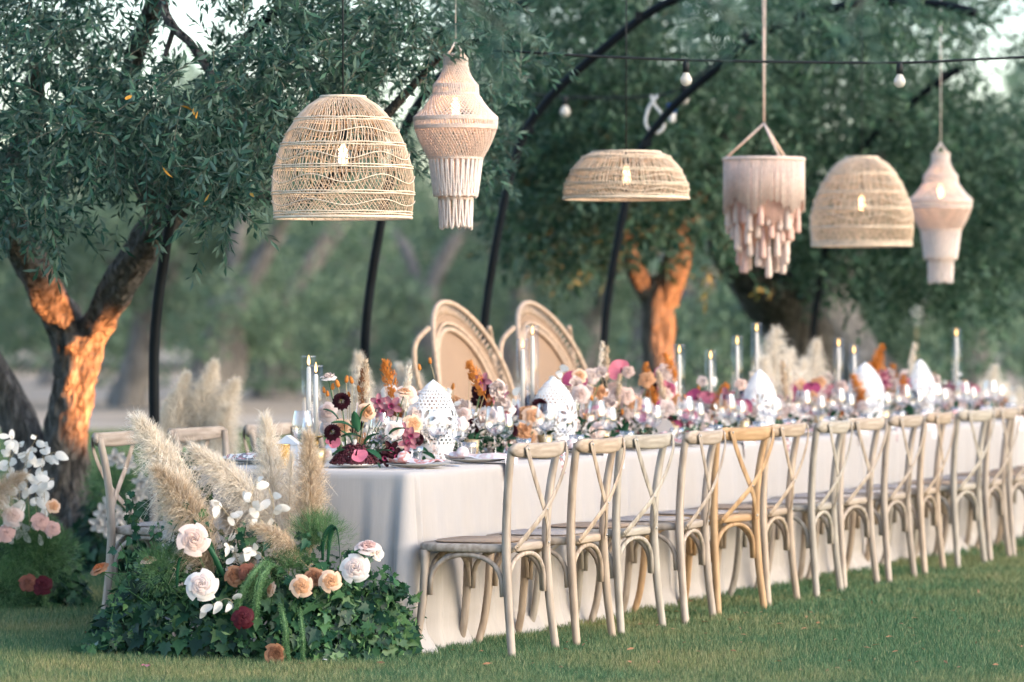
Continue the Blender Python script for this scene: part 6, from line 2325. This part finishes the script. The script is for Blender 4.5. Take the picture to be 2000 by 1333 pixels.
KINDS_ = ['rose_blush', 'rose_white', 'rose_peach', 'carn_white', 'dahlia', 'orchid', 'magenta', 'tail', 'astilbe', 'spike', 'honesty', 'rust', 'pink', 'tulip', 'carn_peach']
def cluster(a, label, weights, n_, seed, halfw=.33, plumes=(), hmax=.26):
    rnd.seed(seed)
    p0 = T(a, .60, TZ + .0045)
    A = Arr('centrepiece', label, 'flowers', p0, group='centrepieces along the table')
    ks, ws = zip(*weights.items())
    for i in range(int(n_ * 1.55)):
        u = rnd.uniform(-1, 1)
        da = u * halfw
        b = .60 + rnd.uniform(-.15, .15)
        h = hmax * 1.15 * (0.15 + 0.85 * (1 - u * u) ** .6 * rnd.random()) + .02
        k = rnd.choices(ks, ws)[0]
        p = T(a + da, b, TZ + h)
        r = rnd.uniform(.036, .056)
        if k.startswith('rose'):
            A.rose(p, r, 'p_' + k[5:], outer=a < 3.2)
        elif k.startswith('carn'):
            A.rose(p, r, 'p_' + k[5:], kind='carnation', outer=False)
        elif k == 'dahlia':
            A.dahlia(p, r)
        elif k == 'rust':
            A.dahlia(p, r, 'p_rust')
        elif k == 'orchid':
            A.orchid(p, r * 1.15)
        elif k == 'magenta':
            A.anthurium(p, r * 1.45, 'p_magenta')
        elif k == 'pink':
            A.anthurium(p, r * 1.3, 'p_pink')
        elif k == 'tulip':
            A.tulip(p, .024)
        elif k == 'tail':
            A.tail(p + Vector((0, 0, .06)), .021)
        elif k == 'astilbe':
            A.spike(p + Vector((0, 0, .02)), rnd.uniform(.13, .20), 'p_orange', ASTILBE, .5)
        elif k == 'spike':
            A.spike(p + Vector((0, 0, .04)), rnd.uniform(.16, .24), rnd.choice(['pampas', 'pampas_tan']))
        elif k == 'honesty':
            q_ = p + Vector((0, 0, .06))
            A.honesty([T(a + da, b, TZ + .08), p, q_], 5, .042)
        A.leaf(T(a + da + rnd.uniform(-.05, .05), b - .05, TZ + h * .35), (rnd.uniform(-1, 1), -.5, rnd.uniform(-.2, .8)), rnd.uniform(.07, .11))
    for nm, mt, nn, hz, sz in (('small_blossoms', 'p_white', 770, .17, .030), ('small_blossoms', 'p_blush', 420, .17, .028), ('small_blossoms', 'p_mauve', 170, .12, .028), ('filler_leaves', 'green', 130, .11, .045)):
        uu = rng.uniform(-1, 1, nn)
        bb_ = .60 + rng.uniform(-.16, .16, nn)
        hh = hz * (1 - .5 * uu * uu) * rng.uniform(.1, 1, nn)
        # blossoms sit in little heads
        if nm == 'small_blossoms':
            uu = np.repeat(uu[::14], 14)[:nn] + rng.normal(size=nn) * .05
            bb_ = np.repeat(bb_[::14], 14)[:nn] + rng.normal(size=nn) * .015
            hh = np.abs(np.repeat(hh[::14], 14)[:nn] + rng.normal(size=nn) * .014) + .01
        PP = np.array(CORNER)[None] + np.outer(a + uu * halfw, np.array(U)) + np.outer(bb_, np.array(N))
        PP[:, 2] = TZ + hh
        Q = leaf_quads(PP, rng.normal(size=(nn, 3)) + [0, -.4, .4], sz * rng.uniform(.7, 1.2, nn), sz * .6)
        tag(quads_obj(nm, Q, M[mt], A.root, A.loc), kind='stuff')
    for x, y, w_ in plumes:
        bb = .72
        aa = a_at(x, bb)
        top_p = T(aa, bb, 0)
        zt = CAMZ + (HORIZON - y) * top_p.y / FPX
        A.pampas(T(aa - .02, bb, zt - .36), T(aa, bb, zt), w_, 900, 'pampas', .04)
    A.done()
W1 = dict(rose_blush=3, rose_white=4, rose_peach=2, carn_white=3, dahlia=1.5, orchid=1.5, magenta=1, tail=1.5, astilbe=.35, spike=.6, honesty=2, rust=.7, pink=.8, carn_peach=1.2)
def mix(**kw):
    w = dict(W1)
    w.update(kw)
    return w
cluster(1.22, 'centrepiece of white blooms and dried wheat between the two near lanterns', mix(spike=1, dahlia=1.5, rust=1.5, carn_white=4), 28, 21, .32, hmax=.31)
cluster(1.85, 'centrepiece with orange bunny tails before the first throne chair', mix(tail=5, dahlia=2.5, rust=2, honesty=3, carn_white=4), 30, 22, .32, hmax=.31)
cluster(2.50, 'centrepiece round the pair of brass candlesticks', mix(dahlia=2, rose_white=5, orchid=2.5), 24, 23, .32, hmax=.25)
cluster(3.15, 'centrepiece of blush roses just past the second pierced lantern', mix(rose_blush=6, honesty=4, tail=2.5, carn_peach=3), 28, 24, .34, hmax=.33)
cluster(3.80, 'centrepiece with purple anthuriums left of the orange astilbe', mix(magenta=4, orchid=3, rose_blush=4, spike=1), 26, 25, .34, hmax=.33)
cluster(4.35, 'centrepiece of bright orange astilbe before the amber lit trunk', mix(astilbe=3, rust=2, rose_peach=3), 26, 26, .32, hmax=.30)
cluster(5.00, 'centrepiece with a magenta anthurium beside the middle candles', mix(magenta=3.5, carn_white=5, astilbe=2.5, rose_blush=4), 26, 27, .34, hmax=.26)
cluster(5.85, 'centrepiece with cream plumes beside the tallest candle', mix(magenta=2.5, pink=2.5, carn_white=6, spike=1), 26, 28, .36, [(1518, 637, .24), (1545, 680, .22), (1495, 695, .20), (1596, 662, .19), (1572, 700, .18)], hmax=.25)
cluster(6.70, 'centrepiece of white and magenta blooms before the two far candles', mix(magenta=3.5, carn_white=6, astilbe=2), 24, 29, .38, hmax=.24)
cluster(7.60, 'centrepiece with orange sprays between the two far lanterns', mix(astilbe=3, carn_white=6, pink=2.5, tail=2), 24, 30, .40, hmax=.27)
cluster(8.60, 'centrepiece of white and rust blooms at the farthest candle', mix(astilbe=2, carn_white=6, orchid=2.5, tail=2), 24, 31, .42, hmax=.26)
cluster(9.90, 'last centrepiece, with cream plumes at the far end of the table', mix(carn_white=6, rose_white=5), 20, 32, .50, [(1944, 712, .24), (1922, 745, .22), (1966, 745, .22), (1993, 755, .22)], hmax=.22)
rnd.seed(99)

# white plume-like heron feather far behind, and near leaves brushing the lens side of the scene
pz = px(1797, 596, 34.0)
Aw = Arr('white_plume', 'white feathery plume in the dark gap behind the last lamp', 'plume', Vector((pz.x, pz.y, 0.0)))
Aw.pampas(px(1790, 640, 34.0), px(1806, 558, 34.0), .21, 900, 'lunaria', .03)
Aw.stem(px(1790, 640, 34.0), Vector((pz.x, pz.y, 0)), .005, dry=True)
Aw.done()
def near_branch(label, pts, n_, seed):
    root = thing('olive_branch', label, 'branch', pts[0], group='olive branches hanging close to the camera')
    P = catmull(pts, 8)
    m_ = MB()
    m_.tube(P, lerp_list([.006, .002], len(P)), 6)
    m_.build('branch', M['twig'], root, org=pts[0])
    C = np.array([tuple(P[i]) for i in rng.integers(len(P) // 3, len(P), n_)])
    Q, TWG = twig_leaves(C, rng.normal(size=(n_, 3)) + [0, 0, -.3], .10, 8, .055, .013)
    tag(quads_obj('leaves', Q, M['leaf_olive'], root, pts[0]), kind='stuff')
near_branch('blurred olive branch hanging close above the tassel lamp', [px(1250, -150, 8.0), px(1330, -60, 8.0), px(1400, 10, 8.0), px(1440, 50, 8.0)], 9, 1)
near_branch('blurred olive branch hanging close above the macrame lamp', [px(760, -160, 8.5), px(850, -60, 8.5), px(930, 10, 8.5), px(985, 60, 8.5)], 12, 2)
near_branch('blurred olive branch hanging close above the far rattan lamp', [px(1800, -160, 9.0), px(1740, -70, 9.0), px(1680, 5, 9.0), px(1650, 60, 9.0)], 9, 3)

nn = 260
xx = rng.uniform(150, 2050, nn)
dd = rng.uniform(14.9, 20.0, nn)
PP = np.stack([(xx - 1000) * dd / FPX, dd, rng.uniform(.012, .035, nn)], 1)
DD = rng.normal(size=(nn, 3)) * [1, 1, .15]
tag(quads_obj('fallen_leaves', leaf_quads(PP, DD, rng.uniform(.02, .05, nn), .011, up_bias=2.5), M['p_bronze'], None, (0, 0, 0)), 'scatter of dry brown olive leaves lying on the lawn', 'leaves', kind='stuff')
